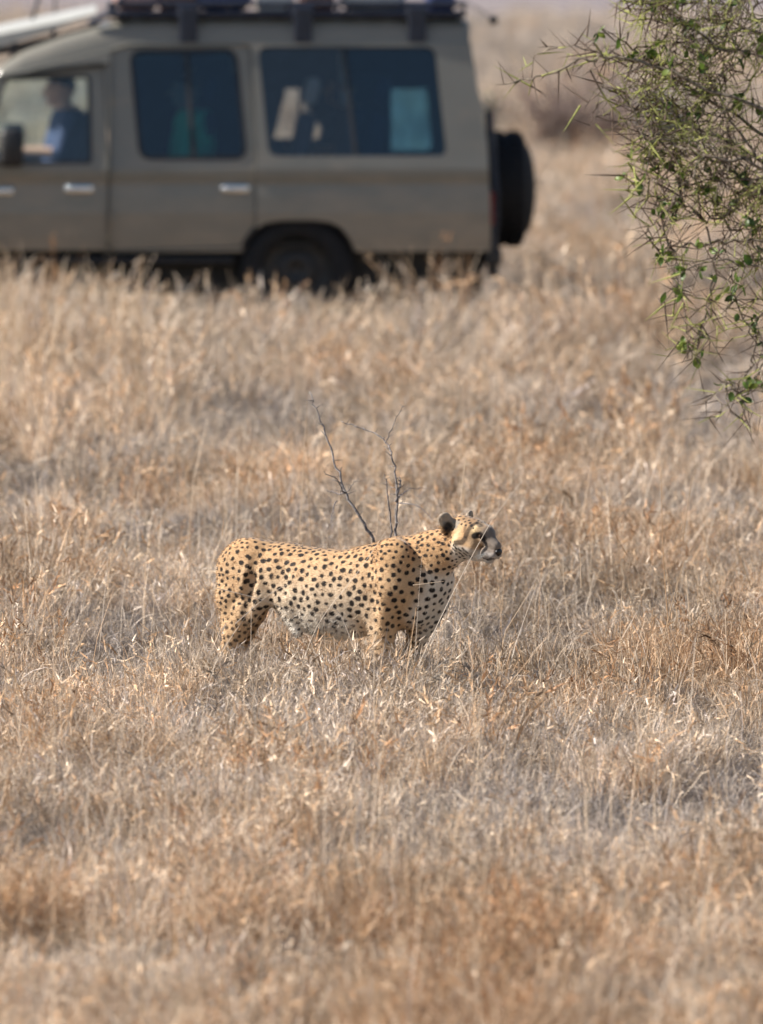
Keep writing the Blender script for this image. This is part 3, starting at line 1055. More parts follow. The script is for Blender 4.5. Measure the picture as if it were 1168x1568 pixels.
    st.build('steering_wheel', M['black_plastic'], root, True)
    # chassis, axles, and dark boxes filling in the shade underneath
    ch = MB()
    for s in (1, -1):
        ch.rbox(((vu(740) + vu(fa - 110)) / 2, 0.45 * s, vv(400)), (vu(fa - 110) - vu(740), 0.09, 0.16), 0.01)
    for cx in (455.0, fa):
        ch.tube([(vu(cx), -0.70, 0.40), (vu(cx), 0.70, 0.40)], 0.055, 8)
        ch.lathe([(-0.14, 0.02), (-0.1, 0.12), (0, 0.16), (0.1, 0.12), (0.14, 0.02)], (vu(cx), 0.1, 0.40), (1, 0, 0), 12)
    ch.rbox((vu(600), 0.1, vv(410)), (0.75, 0.7, 0.24), 0.06)
    ch.rbox((vu(250), 0.2, vv(408)), (0.9, 0.5, 0.16), 0.05)
    ch.rbox((vu(300), 0.0, vv(412)), (1.9, 1.3, 0.36), 0.03)  # this and the next two boxes are added as under-body shade
    ch.rbox((vu(640), 0.0, vv(412)), (0.95, 1.3, 0.36), 0.03)
    ch.rbox((vu(30), 0.0, vv(412)), (0.9, 1.2, 0.34), 0.03)
    ch.tube([(vu(700), -0.3, vv(420)), (vu(200), -0.3, vv(420))], 0.04, 8)
    ch.build('chassis_and_shade_fill', M['chassis'], root)
    # wheels
    def wheel(c, d, name='wheel', rr=0.40, parent=root):
        t = MB()
        w = 0.125 if name == 'wheel' else 0.15
        t.lathe([(-w * 0.8, 0.24), (-w, 0.27), (-w, rr - 0.07), (-w * 0.86, rr - 0.015), (-w * 0.7, rr), (w * 0.7, rr), (w * 0.86, rr - 0.015), (w, rr - 0.07), (w, 0.27), (w * 0.8, 0.24)], c, d, 40, True)
        o = t.build(name, M['rubber'], parent, True)
        b = MB()
        dd = Vector(d)
        for k in range(40):
            an = 2 * math.pi * k / 40
            a = dd.orthogonal().normalized(); bb = dd.cross(a)
            rd = a * math.cos(an) + bb * math.sin(an)
            for s, off in ((-1, 0.0), (1, 0.5)):
                an2 = an + off * 2 * math.pi / 40
                rd = a * math.cos(an2) + bb * math.sin(an2)
                tg = dd.cross(rd)
                m3 = Matrix((rd, tg, dd)).transposed()
                b.rbox(Vector(c) + rd * (rr + 0.004) + dd * (s * w * 0.42), (0.022, 0.036, w * 0.62), 0.0, m3)
        b.build('tread', M['rubber'], o)['kind'] = 'stuff'
        r_ = MB()
        r_.lathe([(0.02, 0.0), (0.02, 0.06), (0.05, 0.07), (0.05, 0.10), (0.02, 0.13), (0.0, 0.20), (0.03, 0.235), (0.10, 0.245), (-0.1, 0.245)], c, d, 32)
        r_.build('rim', M['rim'], o, True)
        return o
    for cx in (455.0, fa):
        for s in (1, -1):
            wheel((vu(cx), 0.70 * s, 0.40), (0, s, 0))
    # rear wall, its window, bumper, lights
    rw = MB()
    pr = [(383, 752), (300, 750), (215, 746), (140, 733), (67, 722)]
    for (pa, ua), (pb, ub) in zip(pr[:-1], pr[1:]):
        wa, wb = half_w(pa) - 0.004, half_w(pb) - 0.004
        if pb <= 215 and pa >= 140 or pb == 67:
            if pa == 215:
                pass
        q = [(vu(ua), -wa, vv(pa)), (vu(ua), wa, vv(pa)), (vu(ub), wb, vv(pb)), (vu(ub), -wb, vv(pb))]
        if pa in (215, 140):
            ia, ib = wa - 0.16, wb - 0.16
            rw.add([q[0], (vu(ua), -ia, vv(pa)), (vu(ub), -ib, vv(pb)), q[3]], [(0, 3, 2, 1)])
            rw.add([(vu(ua), ia, vv(pa)), q[1], q[2], (vu(ub), ib, vv(pb))], [(0, 3, 2, 1)])
        else:
            rw.add(q, [(0, 3, 2, 1)])
    rwo = rw.build('rear_door', M['paint'], root)
    sm = rwo.modifiers.new('thickness', 'SOLIDIFY'); sm.thickness = 0.03; sm.offset = -1
    rg = MB()
    ia, ib = half_w(215) - 0.162, half_w(70) - 0.162
    rg.add([(vu(746) + 0.008, -ia, vv(215)), (vu(746) + 0.008, ia, vv(215)), (vu(733) + 0.008, (ia + ib) / 2, vv(140)), (vu(733) + 0.008, -(ia + ib) / 2, vv(140)), (vu(722) + 0.008, ib, vv(67)), (vu(722) + 0.008, -ib, vv(67))], [(0, 3, 2, 1), (3, 5, 4, 2)])
    rg.build('rear_window', M['glass'], rwo)
    bp = MB()
    bp.rbox((vu(757), 0, vv(393)), (0.12, 1.62, 0.13), 0.03)
    bp.rbox((vu(757), 0.70, vv(410)), (0.08, 0.06, 0.14), 0.01)
    bp.rbox((vu(757), -0.70, vv(410)), (0.08, 0.06, 0.14), 0.01)
    bp.build('rear_bumper', M['black_plastic'], root)
    for s in (1, -1):
        tl = MB().rbox((vu(754), 0.66 * s, vv(320)), (0.04, 0.15, 0.24), 0.01)
        to = tl.build('tail_light', M['red_lens'], root)
        gd = MB()
        for k in range(4):
            zz = vv(345) + 0.075 * k
            gd.tube([(vu(764), (0.70 - 0.09) * s, zz), (vu(764), (0.70 + 0.09) * s, zz)], 0.008, 6)
        gd.tube([(vu(764), 0.79 * s, vv(348)), (vu(764), 0.79 * s, vv(292))], 0.008, 6)
        gd.tube([(vu(764), 0.61 * s, vv(348)), (vu(764), 0.61 * s, vv(292))], 0.008, 6)
        gd.build('lamp_guard', M['rack'], to)
    # spare wheel with domed cover, on a swing-away carrier
    sw = wheel((vu(784), 0.12, vv(293)), (-1, 0, 0), 'spare_wheel', 0.405)
    cv = MB()
    cv.lathe([(0.03, 0.36), (0.13, 0.35), (0.18, 0.29), (0.205, 0.2), (0.218, 0.1), (0.222, 0.001)], (vu(784), 0.12, vv(293)), (-1, 0, 0), 40)
    cv.build('wheel_cover', M['rubber'], sw, True)
    cr = MB()
    cr.tube([(vu(757), 0.60, vv(395)), (vu(762), 0.58, vv(300)), (vu(756), 0.56, vv(208))], 0.032, 8)
    cr.tube([(vu(762), 0.58, vv(300)), (vu(764), 0.12, vv(293))], 0.03, 8)
    cr.tube([(vu(755), 0.57, vv(215)), (vu(754), 0.55, vv(170))], 0.03, 8)
    cr.build('spare_carrier', M['rack'], root)
    # windscreen, bonnet, grille
    ws = MB()
    P = [(-2, 116, 0.70), (-58, 250, 0.79)]
    v = []
    for (a, b, w_) in P:
        v += [(vu(a) + 0.01, w_ - 0.02, vv(b)), (vu(a) + 0.05, 0, vv(b)), (vu(a) + 0.01, -w_ + 0.02, vv(b))]
    ws.add(v, [(0, 3, 4, 1), (1, 4, 5, 2)])
    ws.build('windscreen', M['clear_glass'], root)
    bn = MB()
    v = []
    for (a, b, w_) in ((-56, 252, 0.80), (-75, 256, 0.80), (fa - 60, 262, 0.80), (fa - 112, 270, 0.79), (fa - 124, 284, 0.77)):
        for t in (-1, -0.8, 0, 0.8, 1):
            v.append((vu(a), t * w_, vv(b) + 0.04 * (1 - t * t) - 0.02 * (abs(t) == 1)))
    bn.add(v, [(i * 5 + k, i * 5 + k + 1, (i + 1) * 5 + k + 1, (i + 1) * 5 + k) for i in range(4) for k in range(4)])
    bn.build('bonnet', M['paint'], root)
    gr = MB()
    gr.rbox((vu(fa - 124), 0, vv(330)), (0.06, 1.60, 0.44), 0.03)
    fo = gr.build('front_panel', M['paint'], root)
    g2 = MB()
    for k in range(6):
        g2.rbox((vu(fa - 132), 0, vv(312) - 0.03 * k + 0.05), (0.02, 0.75, 0.014), 0.004)
    g2.build('grille', M['black_plastic'], fo)
    for s in (1, -1):
        MB().lathe([(0, 0.001), (0.03, 0.05), (0.035, 0.095), (0.0, 0.105)], (vu(fa - 128), 0.58 * s, vv(312)), (1, 0, 0), 20).build('headlight', M['lamp'], root, True)
    fb = MB()
    fb.rbox((vu(fa - 145), 0, vv(385)), (0.16, 1.7, 0.16), 0.03)
    fb.tube([(vu(fa - 150), -0.55, vv(380)), (vu(fa - 152), -0.5, vv(285)), (vu(fa - 152), 0.5, vv(285)), (vu(fa - 150), 0.55, vv(380))], 0.03, 8)
    fb.build('bull_bar', M['black_plastic'], root)
    # seats
    def seat(px, y, hz=205, grey=False, wid=0.46):
        s = MB()
        s.rbox((vu(px) + 0.16, y, vv(300)), (0.48, wid, 0.16), 0.05)
        rot = Matrix.Rotation(R(-12), 3, 'Y')
        s.rbox((vu(px) - 0.10, y, vv(238)), (0.13, wid, 0.62), 0.05, rot)
        s.rbox((vu(px) + 0.14, y, vv(345)), (0.40, wid * 0.8, 0.28), 0.01)
        o = s.build('seat', M['seat'], root, True)
        h = MB()
        h.rbox((vu(px) - 0.19, y, vv(140)), (0.10, 0.27, 0.20), 0.04, rot)
        h.tube([(vu(px) - 0.17, y - 0.06, vv(150)), (vu(px) - 0.155, y - 0.06, vv(182))], 0.009, 6)
        h.tube([(vu(px) - 0.17, y + 0.06, vv(150)), (vu(px) - 0.155, y + 0.06, vv(182))], 0.009, 6)
        h.build('headrest', M['seat_grey'] if grey else M['seat'], o, True)
    seat(110, 0.40); seat(110, -0.40)
    seat(285, 0.42); seat(270, -0.42)
    seat(440, 0.42, grey=True); seat(490, -0.42)
    bb = MB(); bb.rbox(((vu(395) + vu(535)) / 2, -0.62, vv(250)), (vu(395) - vu(535), 0.10, 0.30), 0.04); bb.build('low_window_block', M['seat'], root, True)  # dark box added to block the bright foot of the far window
    for poly in ([(395, 70), (442, 70), (432, 150), (420, 195), (408, 246), (395, 246)],
                 [(452, 70), (455, 150), (452, 190), (445, 222), (438, 246), (466, 246), (461, 220), (459, 172), (466, 70)],
                 [(466, 70), (461, 160), (470, 172), (486, 198), (503, 219), (520, 246), (536, 246), (536, 70)]):
        q = [(p_[0] + 17, p_[1]) for p_ in poly]
        n_ = len(q)
        cm = MB()
        cm.add([(vu(a_), -0.735, vv(b_)) for a_, b_ in q] + [(vu(a_), -0.715, vv(b_)) for a_, b_ in q],
               [tuple(range(n_)), tuple(range(2 * n_ - 1, n_ - 1, -1))] + [(i_, n_ + i_, n_ + (i_ + 1) % n_, (i_ + 1) % n_) for i_ in range(n_)])
        cm.build('light_gap_mask', M['seat'], root)  # added dark cutouts; their gaps shape the bright patches in the window
    seat(548, 0.42)
    # dark boards added to block the bright view through the far windows
    bl = MB()
    bl.rbox(((vu(200) + vu(380)) / 2, -0.745, (vv(80) + vv(242)) / 2), (vu(200) - vu(380), 0.02, vv(78) - vv(244)), 0.004)
    bl.build('window_block', M['seat'], root)
    bl = MB()
    bl.rbox(((vu(395) + vu(690)) / 2, -0.70, (vv(66) + vv(140)) / 2), (vu(395) - vu(690), 0.02, vv(66) - vv(140)), 0.004)
    bl.build('window_block', M['seat'], root)
    # inner pillar, grab pole and rear locker with a tall box added to block window light
    ip = MB()
    ip.tube([(vu(535), -0.30, vv(80)), (vu(550), -0.30, vv(372))], 0.03, 8)
    ip.build('grab_pole', M['seat_grey'], root)
    lk = MB()
    lk.rbox((vu(690), -0.05, vv(320)), (0.45, 1.3, 0.5), 0.03)
    lk.rbox((vu(575), -0.52, vv(235)), (0.36, 0.3, 1.15), 0.03)
    lk.build('locker_and_window_block', M['lining'], root)
    # roof hatch raised above the windscreen end of the roof
    hm = MB()
    v = []
    for (a, t, th) in ((-60, 55, 0.16), (20, 38, 0.13), (90, 24, 0.09), (150, 12, 0.04)):
        for (w_, dz) in ((0.60, -th), (0.60, -0.05), (0.55, -0.015), (0.4, 0.0), (0, 0.02), (-0.4, 0), (-0.55, -0.015), (-0.60, -0.05), (-0.60, -th)):
            v.append((vu(a), w_, vv(t) + dz))
    fs = [(i * 9 + k, i * 9 + k + 1, (i + 1) * 9 + k + 1, (i + 1) * 9 + k) for i in range(3) for k in range(8)]
    fs += [(i * 9 + 8, i * 9, (i + 1) * 9, (i + 1) * 9 + 8) for i in range(3)] + [tuple(range(8, -1, -1)), tuple(27 + k for k in range(9))]
    hm.add(v, fs)
    ho = hm.build('roof_hatch', M['white_paint'], root)
    su = MB()
    for a, t0, t1 in ((20, 92, 55), (82, 66, 38)):
        for s in (1, -1):
            su.tube([(vu(a), 0.56 * s, vv(t0)), (vu(a + 5), 0.56 * s, vv(t1))], 0.016, 6)
    su.rbox((vu(60), 0.0, vv(66)), (0.75, 1.0, 0.05), 0.02, Matrix.Rotation(R(12), 3, 'Y'))
    su.build('hatch_strut', M['rack'], ho)
    # roof rack
    rk = MB()
    zb, zt = vv(22), vv(6)
    u0, u1 = vu(712), vu(172)
    for s in (1, -1):
        rk.tube([(u0, 0.72 * s, zb), (u1, 0.72 * s, zb)], 0.028, 8)
        rk.tube([(u0, 0.73 * s, zt), (vu(185), 0.73 * s, zt)], 0.02, 8)
        for k in range(7):
            uu = u0 + (u1 - u0) * k / 6
            rk.tube([(uu, 0.72 * s, zb), (uu, 0.73 * s, zt)], 0.015, 6)
    for uu in (u0, u1):
        rk.tube([(uu, -0.72, zb), (uu, 0.72, zb)], 0.02, 8)
        rk.tube([(uu, -0.73, zt), (uu, 0.73, zt)], 0.02, 8)
    rk.tube([(vu(190), 0.72, vv(-6)), (u1, 0.72, vv(20)), (vu(140), 0.70, vv(36))], 0.02, 6)
    rk.tube([(vu(190), -0.72, vv(-6)), (u1, -0.72, vv(20)), (vu(140), -0.70, vv(36))], 0.02, 6)
    ro = rk.build('roof_rack', M['rack'], root)
    for k in range(14):
        uu = u0 + (u1 - u0) * (k + 0.5) / 14
        MB().rbox((uu, 0, zb), (0.165, 1.42, 0.02), 0.004).build('slat', M['rack'], ro)
    for a in (290, 465, 640):
        for s in (1, -1):
            b = MB()
            b.rbox((vu(a), 0.755 * s, vv(38)), (0.13, 0.03, 0.25), 0.01)
            b.rbox((vu(a), 0.735 * s, vv(18)), (0.16, 0.06, 0.08), 0.01)
            b.build('rack_bracket', M['rack'], ro)
    # aerials
    ae = MB()
    ae.tube([(vu(52), 0.62, vv(30)), (vu(62), 0.62, vv(-2)), (vu(75), 0.62, vv(-60))], 0.012, 6)
    ae.build('aerial', M['black_plastic'], root)
    ae = MB()
    ae.tube([(vu(86), -0.3, vv(40)), (vu(90), -0.3, vv(-60))], 0.008, 6)
    ae.build('aerial', M['black_plastic'], root)
    wh = MB()
    wh.tube(catmull([(vu(716), 0.4, vv(4)), (vu(735), 0.4, vv(12)), (vu(750), 0.4, vv(22)), (vu(761), 0.4, vv(30))], 4), 0.005, 5)
    wh.lathe([(-0.035, 0.002), (-0.025, 0.026), (0, 0.036), (0.025, 0.026), (0.035, 0.002)], (vu(762), 0.4, vv(31)), (0, 0, 1), 12)
    wh.build('whip_aerial', M['black_plastic'], root, True)
    return root

veh = make_vehicle()

def veh_world(u, y, z):
    return V_ROOT + Matrix.Rotation(math.pi + BETA, 3, 'Z') @ Vector((u, y, z))

# ------------------------------------------------------------------ luggage on the roof rack
def luggage():
    zb = vv(22) + 0.024
    def thing(name, label, cat, px, y):
        return tag(empty(name, veh_world(vu(px), y, zb), math.pi + BETA), label, cat, 'luggage on the roof rack')
    pink = simple('faded_pink_cloth', (0.55, 0.33, 0.27), 0.9, 0.2, 9, bump=0.4, bscale=25)
    pale = simple('pale_canvas', (0.62, 0.60, 0.54), 0.9, 0.12, 9, bump=0.4, bscale=25)
    blue = simple('navy_tarp', (0.025, 0.04, 0.12), 0.6, 0.2, 9, bump=0.5, bscale=20)
    brown = simple('brown_leather', (0.13, 0.055, 0.03), 0.6, 0.25, 9, bump=0.3)
    black = M['black_plastic']
    def duffel(name, label, px, y, mat, ln, rr):
        t = thing(name, label, 'bag', px, y)
        b = MB()
        prof = [(-ln / 2, 0.01), (-ln / 2 + 0.01, rr * 0.6), (-ln / 2 + 0.05, rr * 0.95), (-ln / 4, rr), (0, rr * 1.03), (ln / 4, rr), (ln / 2 - 0.05, rr * 0.95), (ln / 2 - 0.01, rr * 0.6), (ln / 2, 0.01)]
        b.lathe(prof, (0, 0, rr * 1.03), (1, 0, 0), 18)
        b.build('bag', mat, t, True)
        s = MB()
        for k in (-1, 1):
            s = MB()
            s.tube([Vector((k * ln * 0.22, math.cos(a) * rr * 1.05, rr * 1.03 + math.sin(a) * rr * 1.05)) for a in np.linspace(0.1, math.pi - 0.1, 9)], 0.012, 4)
            s.build('strap', black, t)
    def crate(name, label, cat, px, y, mat, size):
        t = thing(name, label, cat, px, y)
        MB().rbox((0, 0, size[2] / 2), size, 0.03).build('case', mat, t)
        MB().rbox((0, 0, size[2] + 0.012), (size[0] * 1.02, size[1] * 1.02, 0.024), 0.01).build('lid', mat, t)
        MB().rbox((0, size[1] / 2 + 0.01, size[2] * 0.85), (0.06, 0.02, 0.06), 0.005).build('latch', M['chrome'], t)
    duffel('duffel_bag', 'faded pink duffel bag at the front of the roof rack', 212, 0.45, pink, 0.34, 0.11)
    crate('storage_box', 'brown storage box on the rack just behind the pink bag', 'box', 275, 0.30, brown, (0.26, 0.5, 0.24))
    duffel('bedroll', 'long navy blue bedroll lying along the middle of the rack', 345, 0.45, blue, 0.42, 0.12)
    crate('cool_box', 'pale cool box between the navy bedroll and the small brown case', 'cool box', 425, 0.32, pale, (0.26, 0.42, 0.24))
    crate('suitcase', 'small brown suitcase lying behind the pale cool box', 'suitcase', 490, 0.35, brown, (0.24, 0.45, 0.18))
    duffel('canvas_bag', 'pale canvas bag near the rear end of the roof rack', 575, 0.42, pale, 0.48, 0.12)
    crate('jerry_box', 'navy box at the rearmost corner of the roof rack', 'box', 680, 0.40, blue, (0.2, 0.4, 0.24))
luggage()

# ------------------------------------------------------------------ people in the vehicle
def person(label, px, y, py_hip, shirt_col, arm_mode, skin_col, hair_col):
    """seated figure facing the front of the vehicle (local +x)"""
    base = veh_world(vu(px), y, vv(py_hip))
    root = tag(empty('person', base, math.pi + BETA), label, 'person', 'people riding in the vehicle')
    S = Sdf((-0.42, -0.42, -0.50), (0.85, 0.42, 0.95), 0.011)
    k = 0.03
    S.cone((0, 0, 0.06), (-0.06, 0, 0.30), 0.15, 0.15, k, 0.85)
    S.cone((-0.06, 0, 0.30), (-0.07, 0, 0.44), 0.16, 0.14, k, 0.8)
    S.cone((-0.07, -0.17, 0.47), (-0.07, 0.17, 0.47), 0.065, 0.065, k)
    S.cone((-0.06, 0, 0.48), (-0.03, 0, 0.60), 0.058, 0.055, k)
    # head
    S.cone((-0.03, 0, 0.71), (0.01, 0, 0.69), 0.095, 0.085, k, 1.2)
    S.cone((0.03, 0, 0.63), (0.05, 0, 0.61), 0.055, 0.045, k, 1.1)
    S.cone((0.095, 0, 0.675), (0.115, 0, 0.655), 0.012, 0.015, 0.012)
    for s in (-1, 1):
        S.cone((-0.01, 0.083 * s, 0.665), (-0.015, 0.088 * s, 0.70), 0.012, 0.016, 0.008, 1.4)
        S.cone((0.0, 0.10 * s, 0.05), (0.42, 0.12 * s, 0.06), 0.095, 0.068, k)
        S.cone((0.42, 0.12 * s, 0.06), (0.46, 0.12 * s, -0.34), 0.064, 0.045, k)
        S.cone((0.46, 0.12 * s, -0.38), (0.62, 0.13 * s, -0.40), 0.045, 0.035, k)
    hands = []
    for s in (-1, 1):
        sh = Vector((-0.06, 0.20 * s, 0.46))
        if arm_mode == 'raised' and s == -1:
            el, wr = Vector((0.02, 0.30 * s, 0.44)), Vector((-0.02, 0.26 * s, 0.70))
        elif arm_mode == 'rest':
            el, wr = Vector((0.0, 0.28 * s, 0.24)), Vector((0.26, 0.26 * s, 0.245))
        else:
            el, wr = Vector((0.02, 0.25 * s, 0.17)), Vector((0.26, 0.12 * s, 0.14))
        S.cone(sh, el, 0.062, 0.047, k); S.cone(el, wr, 0.046, 0.03, k)
        d = (wr - el).normalized()
        lat = Vector((0, 1, 0)); lat = (lat - d * lat.dot(d)).normalized()
        S.cone(wr, wr + d * 0.075, 0.033, 0.036, 0.015, 1.6, axis=tuple(d.cross(lat)))
        hands.append((wr, d, lat))
        for i, (o, ln) in enumerate(((-0.030, 0.062), (-0.010, 0.075), (0.010, 0.070), (0.030, 0.055))):
            a = wr + d * 0.085 + lat * o
            b = a + d * ln * 0.55 + d.cross(lat) * 0.008
            c = b + d * ln * 0.45 + d.cross(lat) * 0.022
            S.cone(a, b, 0.0115, 0.0105, 0.006); S.cone(b, c, 0.0105, 0.009, 0.006)
        a = wr + d * 0.03 + lat * 0.028 * -s
        S.cone(a, a + d * 0.035 + lat * 0.03 * -s, 0.014, 0.012, 0.008)
        S.cone(a + d * 0.035 + lat * 0.03 * -s, a + d * 0.065 + lat * 0.032 * -s, 0.012, 0.010, 0.006)
    Vv, Q = S.mesh()
    me = mesh_np('body', Vv, Q)
    skin = np.array(skin_col); shirt = np.array(shirt_col); hair = np.array(hair_col); trs = np.array((0.10, 0.085, 0.06))
    c = np.tile(shirt, (len(Vv), 1))
    c[(Vv[:, 2] < 0.11) & (Vv[:, 0] > 0.06) & (np.abs(Vv[:, 1]) < 0.215)] = trs
    c[Vv[:, 2] < 0.02] = trs
    c[(Vv[:, 2] > 0.545) & (np.abs(Vv[:, 1]) < 0.12)] = skin
    for (wr, d, lat) in hands:
        q = (Vv - np.array(wr)) @ np.array(d)
        dist = np.linalg.norm(Vv - np.array(wr) - np.clip(q, -0.18, 0.2)[:, None] * np.array(d), axis=1)
        c[(q > -0.21) & (dist < 0.075)] = skin
    hm = (Vv[:, 2] > 0.735 - 0.35 * np.clip(-(Vv[:, 0] - 0.02), 0, 0.3)) & (Vv[:, 2] > 0.60) & (np.abs(Vv[:, 1]) < 0.12) & (np.linalg.norm(Vv - np.array((-0.01, 0, 0.7)), axis=1) < 0.14)
    c[hm] = hair
    for s in (-1, 1):
        c[np.linalg.norm(Vv - np.array((0.085, 0.032 * s, 0.695)), axis=1) < 0.013] = (0.02, 0.015, 0.012)
    c[(np.abs(Vv[:, 2] - 0.622) < 0.006) & (np.abs(Vv[:, 1]) < 0.025) & (Vv[:, 0] > 0.07)] = skin * 0.5
    ca = me.color_attributes.new('coat', 'FLOAT_COLOR', 'POINT')
    ca.data.foreach_set('color', np.concatenate([c, np.ones((len(c), 1))], 1).astype(np.float32).ravel())
    m, nt, N, L, p = new_mat('person_cloth')
    a = N.new('ShaderNodeAttribute'); a.attribute_name = 'coat'
    L.new(a.outputs['Color'], p.inputs['Base Color'])
    p.inputs['Roughness'].default_value = 0.8
    link('body', me, m, root)
person('person in a dark blue shirt in the front seat, forearm on the door', 92, 0.42, 285, (0.05, 0.07, 0.16), 'rest', (0.60, 0.37, 0.28), (0.02, 0.015, 0.012))  # skin colour lightened to the pink of a sunlit forearm
person('person in a green shirt in the middle seat raising one hand', 285, 0.50, 285, (0.16, 0.85, 0.42), 'raised', (0.45, 0.27, 0.19), (0.03, 0.02, 0.015))

person('person in dark clothes sitting on the far side behind the long rear window', 532, -0.36, 285, (0.03, 0.035, 0.07), 'rest', (0.30, 0.17, 0.11), (0.02, 0.015, 0.012))

# ------------------------------------------------------------------ dry grass
STRAW = [(0.0, (0.30, 0.275, 0.27)), (0.20, (0.46, 0.40, 0.365)), (0.42, (0.60, 0.51, 0.415)), (0.62, (0.61, 0.483, 0.350)), (0.80, (0.53, 0.355, 0.21)), (1.0, (0.37, 0.205, 0.105))]
M['grass'] = grass_mat('dry_grass_blades', STRAW, 0.20)
M['stalk'] = grass_mat('grass_stalks', STRAW, 0.1, False)

def ribbon(pts, w0, rng, twist=True):
    """flat tapering blade through pts (n,3)"""
    n = len(pts)
    d = np.gradient(pts, axis=0)
    d /= np.linalg.norm(d, axis=1)[:, None] + 1e-9
    s = rng.normal(0, 1, 3)
    side = np.cross(d, s); side /= np.linalg.norm(side, axis=1)[:, None] + 1e-9
    t = np.linspace(0, 1, n)
    w = w0 * (1 - 0.85 * t ** 1.6)[:, None] * 0.5
    a, b = pts - side * w, pts + side * w
    v = np.empty((2 * n, 3)); v[0::2] = a; v[1::2] = b
    f = [(2 * i, 2 * i + 1, 2 * i + 3, 2 * i + 2) for i in range(n - 1)]
    return v, f

def tuft(name, seed, n, h, spread, curl, width, lean=0.35, up=1.0, seg=5, heads=0.0):
    rng = np.random.default_rng(seed)
    V, F, RN, VL = [], [], [], []
    cnt = 0
    for i in range(n):
        az = rng.uniform(0, 2 * math.pi)
        rr = spread * math.sqrt(rng.uniform(0, 1))
        base = np.array((math.cos(az) * rr, math.sin(az) * rr, -0.02))
        L = h * rng.uniform(0.45, 1.15)
        az2 = az + rng.normal(0, 1.0)
        el = math.pi / 2 - abs(rng.normal(0, lean))
        d = np.array((math.cos(az2) * math.cos(el), math.sin(az2) * math.cos(el), math.sin(el) * up))
        d /= np.linalg.norm(d)
        p = base.copy()
        pts = [p.copy()]
        bend = rng.normal(0, curl, 3); bend[2] -= abs(rng.normal(0, curl * 0.8))
        for k in range(seg):
            p = p + d * (L / seg)
            d = d + bend * (k + 1) / seg + rng.normal(0, curl * 0.35, 3)
            d /= np.linalg.norm(d)
            if p[2] < 0.0: d[2] = abs(d[2]) * 0.3
            pts.append(p.copy())
        v, f = ribbon(np.array(pts), width * rng.uniform(0.6, 1.5), rng)
        V.append(v); F += [tuple(q + cnt for q in g) for g in f]
        r_ = rng.uniform(0, 1); vl = rng.choice([rng.uniform(0.35, 0.75), rng.uniform(0.75, 1.15), rng.uniform(1.2, 1.7)], p=[0.24, 0.46, 0.30])
        RN += [r_] * len(v); VL += [vl] * len(v)
        cnt += len(v)
        if rng.uniform() < heads:
            for k in range(6):
                q = np.array(pts[-1]) - d * 0.012 * k
                e = q + d * 0.025 + rng.normal(0, 0.012, 3)
                v, f = ribbon(np.stack([q, (q + e) / 2, e]), width * 1.6, rng)
                V.append(v); F += [tuple(t + cnt for t in g) for g in f]
                RN += [min(1, r_ + 0.2)] * len(v); VL += [vl * 1.05] * len(v)
                cnt += len(v)
    V = np.concatenate(V)
    me = bpy.data.meshes.new(name)
    me.from_pydata(V.tolist(), [], F)
    a = me.attributes.new('rnd', 'FLOAT', 'POINT'); a.data.foreach_set('value', np.array(RN, np.float32))
    a = me.attributes.new('val', 'FLOAT', 'POINT'); a.data.foreach_set('value', np.array(VL, np.float32))
    me.materials.append(M['grass'])
    return bpy.data.objects.new(name, me)

tufts = bpy.data.collections.new('grass_tufts')      # source blades for the grass
T_SPEC = []
for s in range(5): T_SPEC.append(('thatch', 100 + s, 110, 0.19, 0.13, 0.50, 0.0036, 0.85, 0.75, 6, 0.0))    # fine curled matted blades
for s in range(5): T_SPEC.append(('bunch', 200 + s, 85, 0.26, 0.095, 0.30, 0.0040, 0.50, 0.95, 5, 0.10))   # upright bunches
for s in range(4): T_SPEC.append(('stalky', 300 + s, 40, 0.34, 0.07, 0.17, 0.0044, 0.36, 1.0, 5, 0.4))    # tall stems with seed heads
for s in range(3): T_SPEC.append(('fluff', 400 + s, 120, 0.25, 0.12, 0.42, 0.0034, 0.62, 0.9, 6, 0.0))
for i, sp in enumerate(T_SPEC):
    tufts.objects.link(tuft('tuft_%02d' % i, *sp[1:]))

def vnoise(x, y, sc, seed):
    return np.array([noise.noise(Vector((a * sc + seed * 17.3, b * sc, seed * 3.1))) for a, b in zip(x, y)])

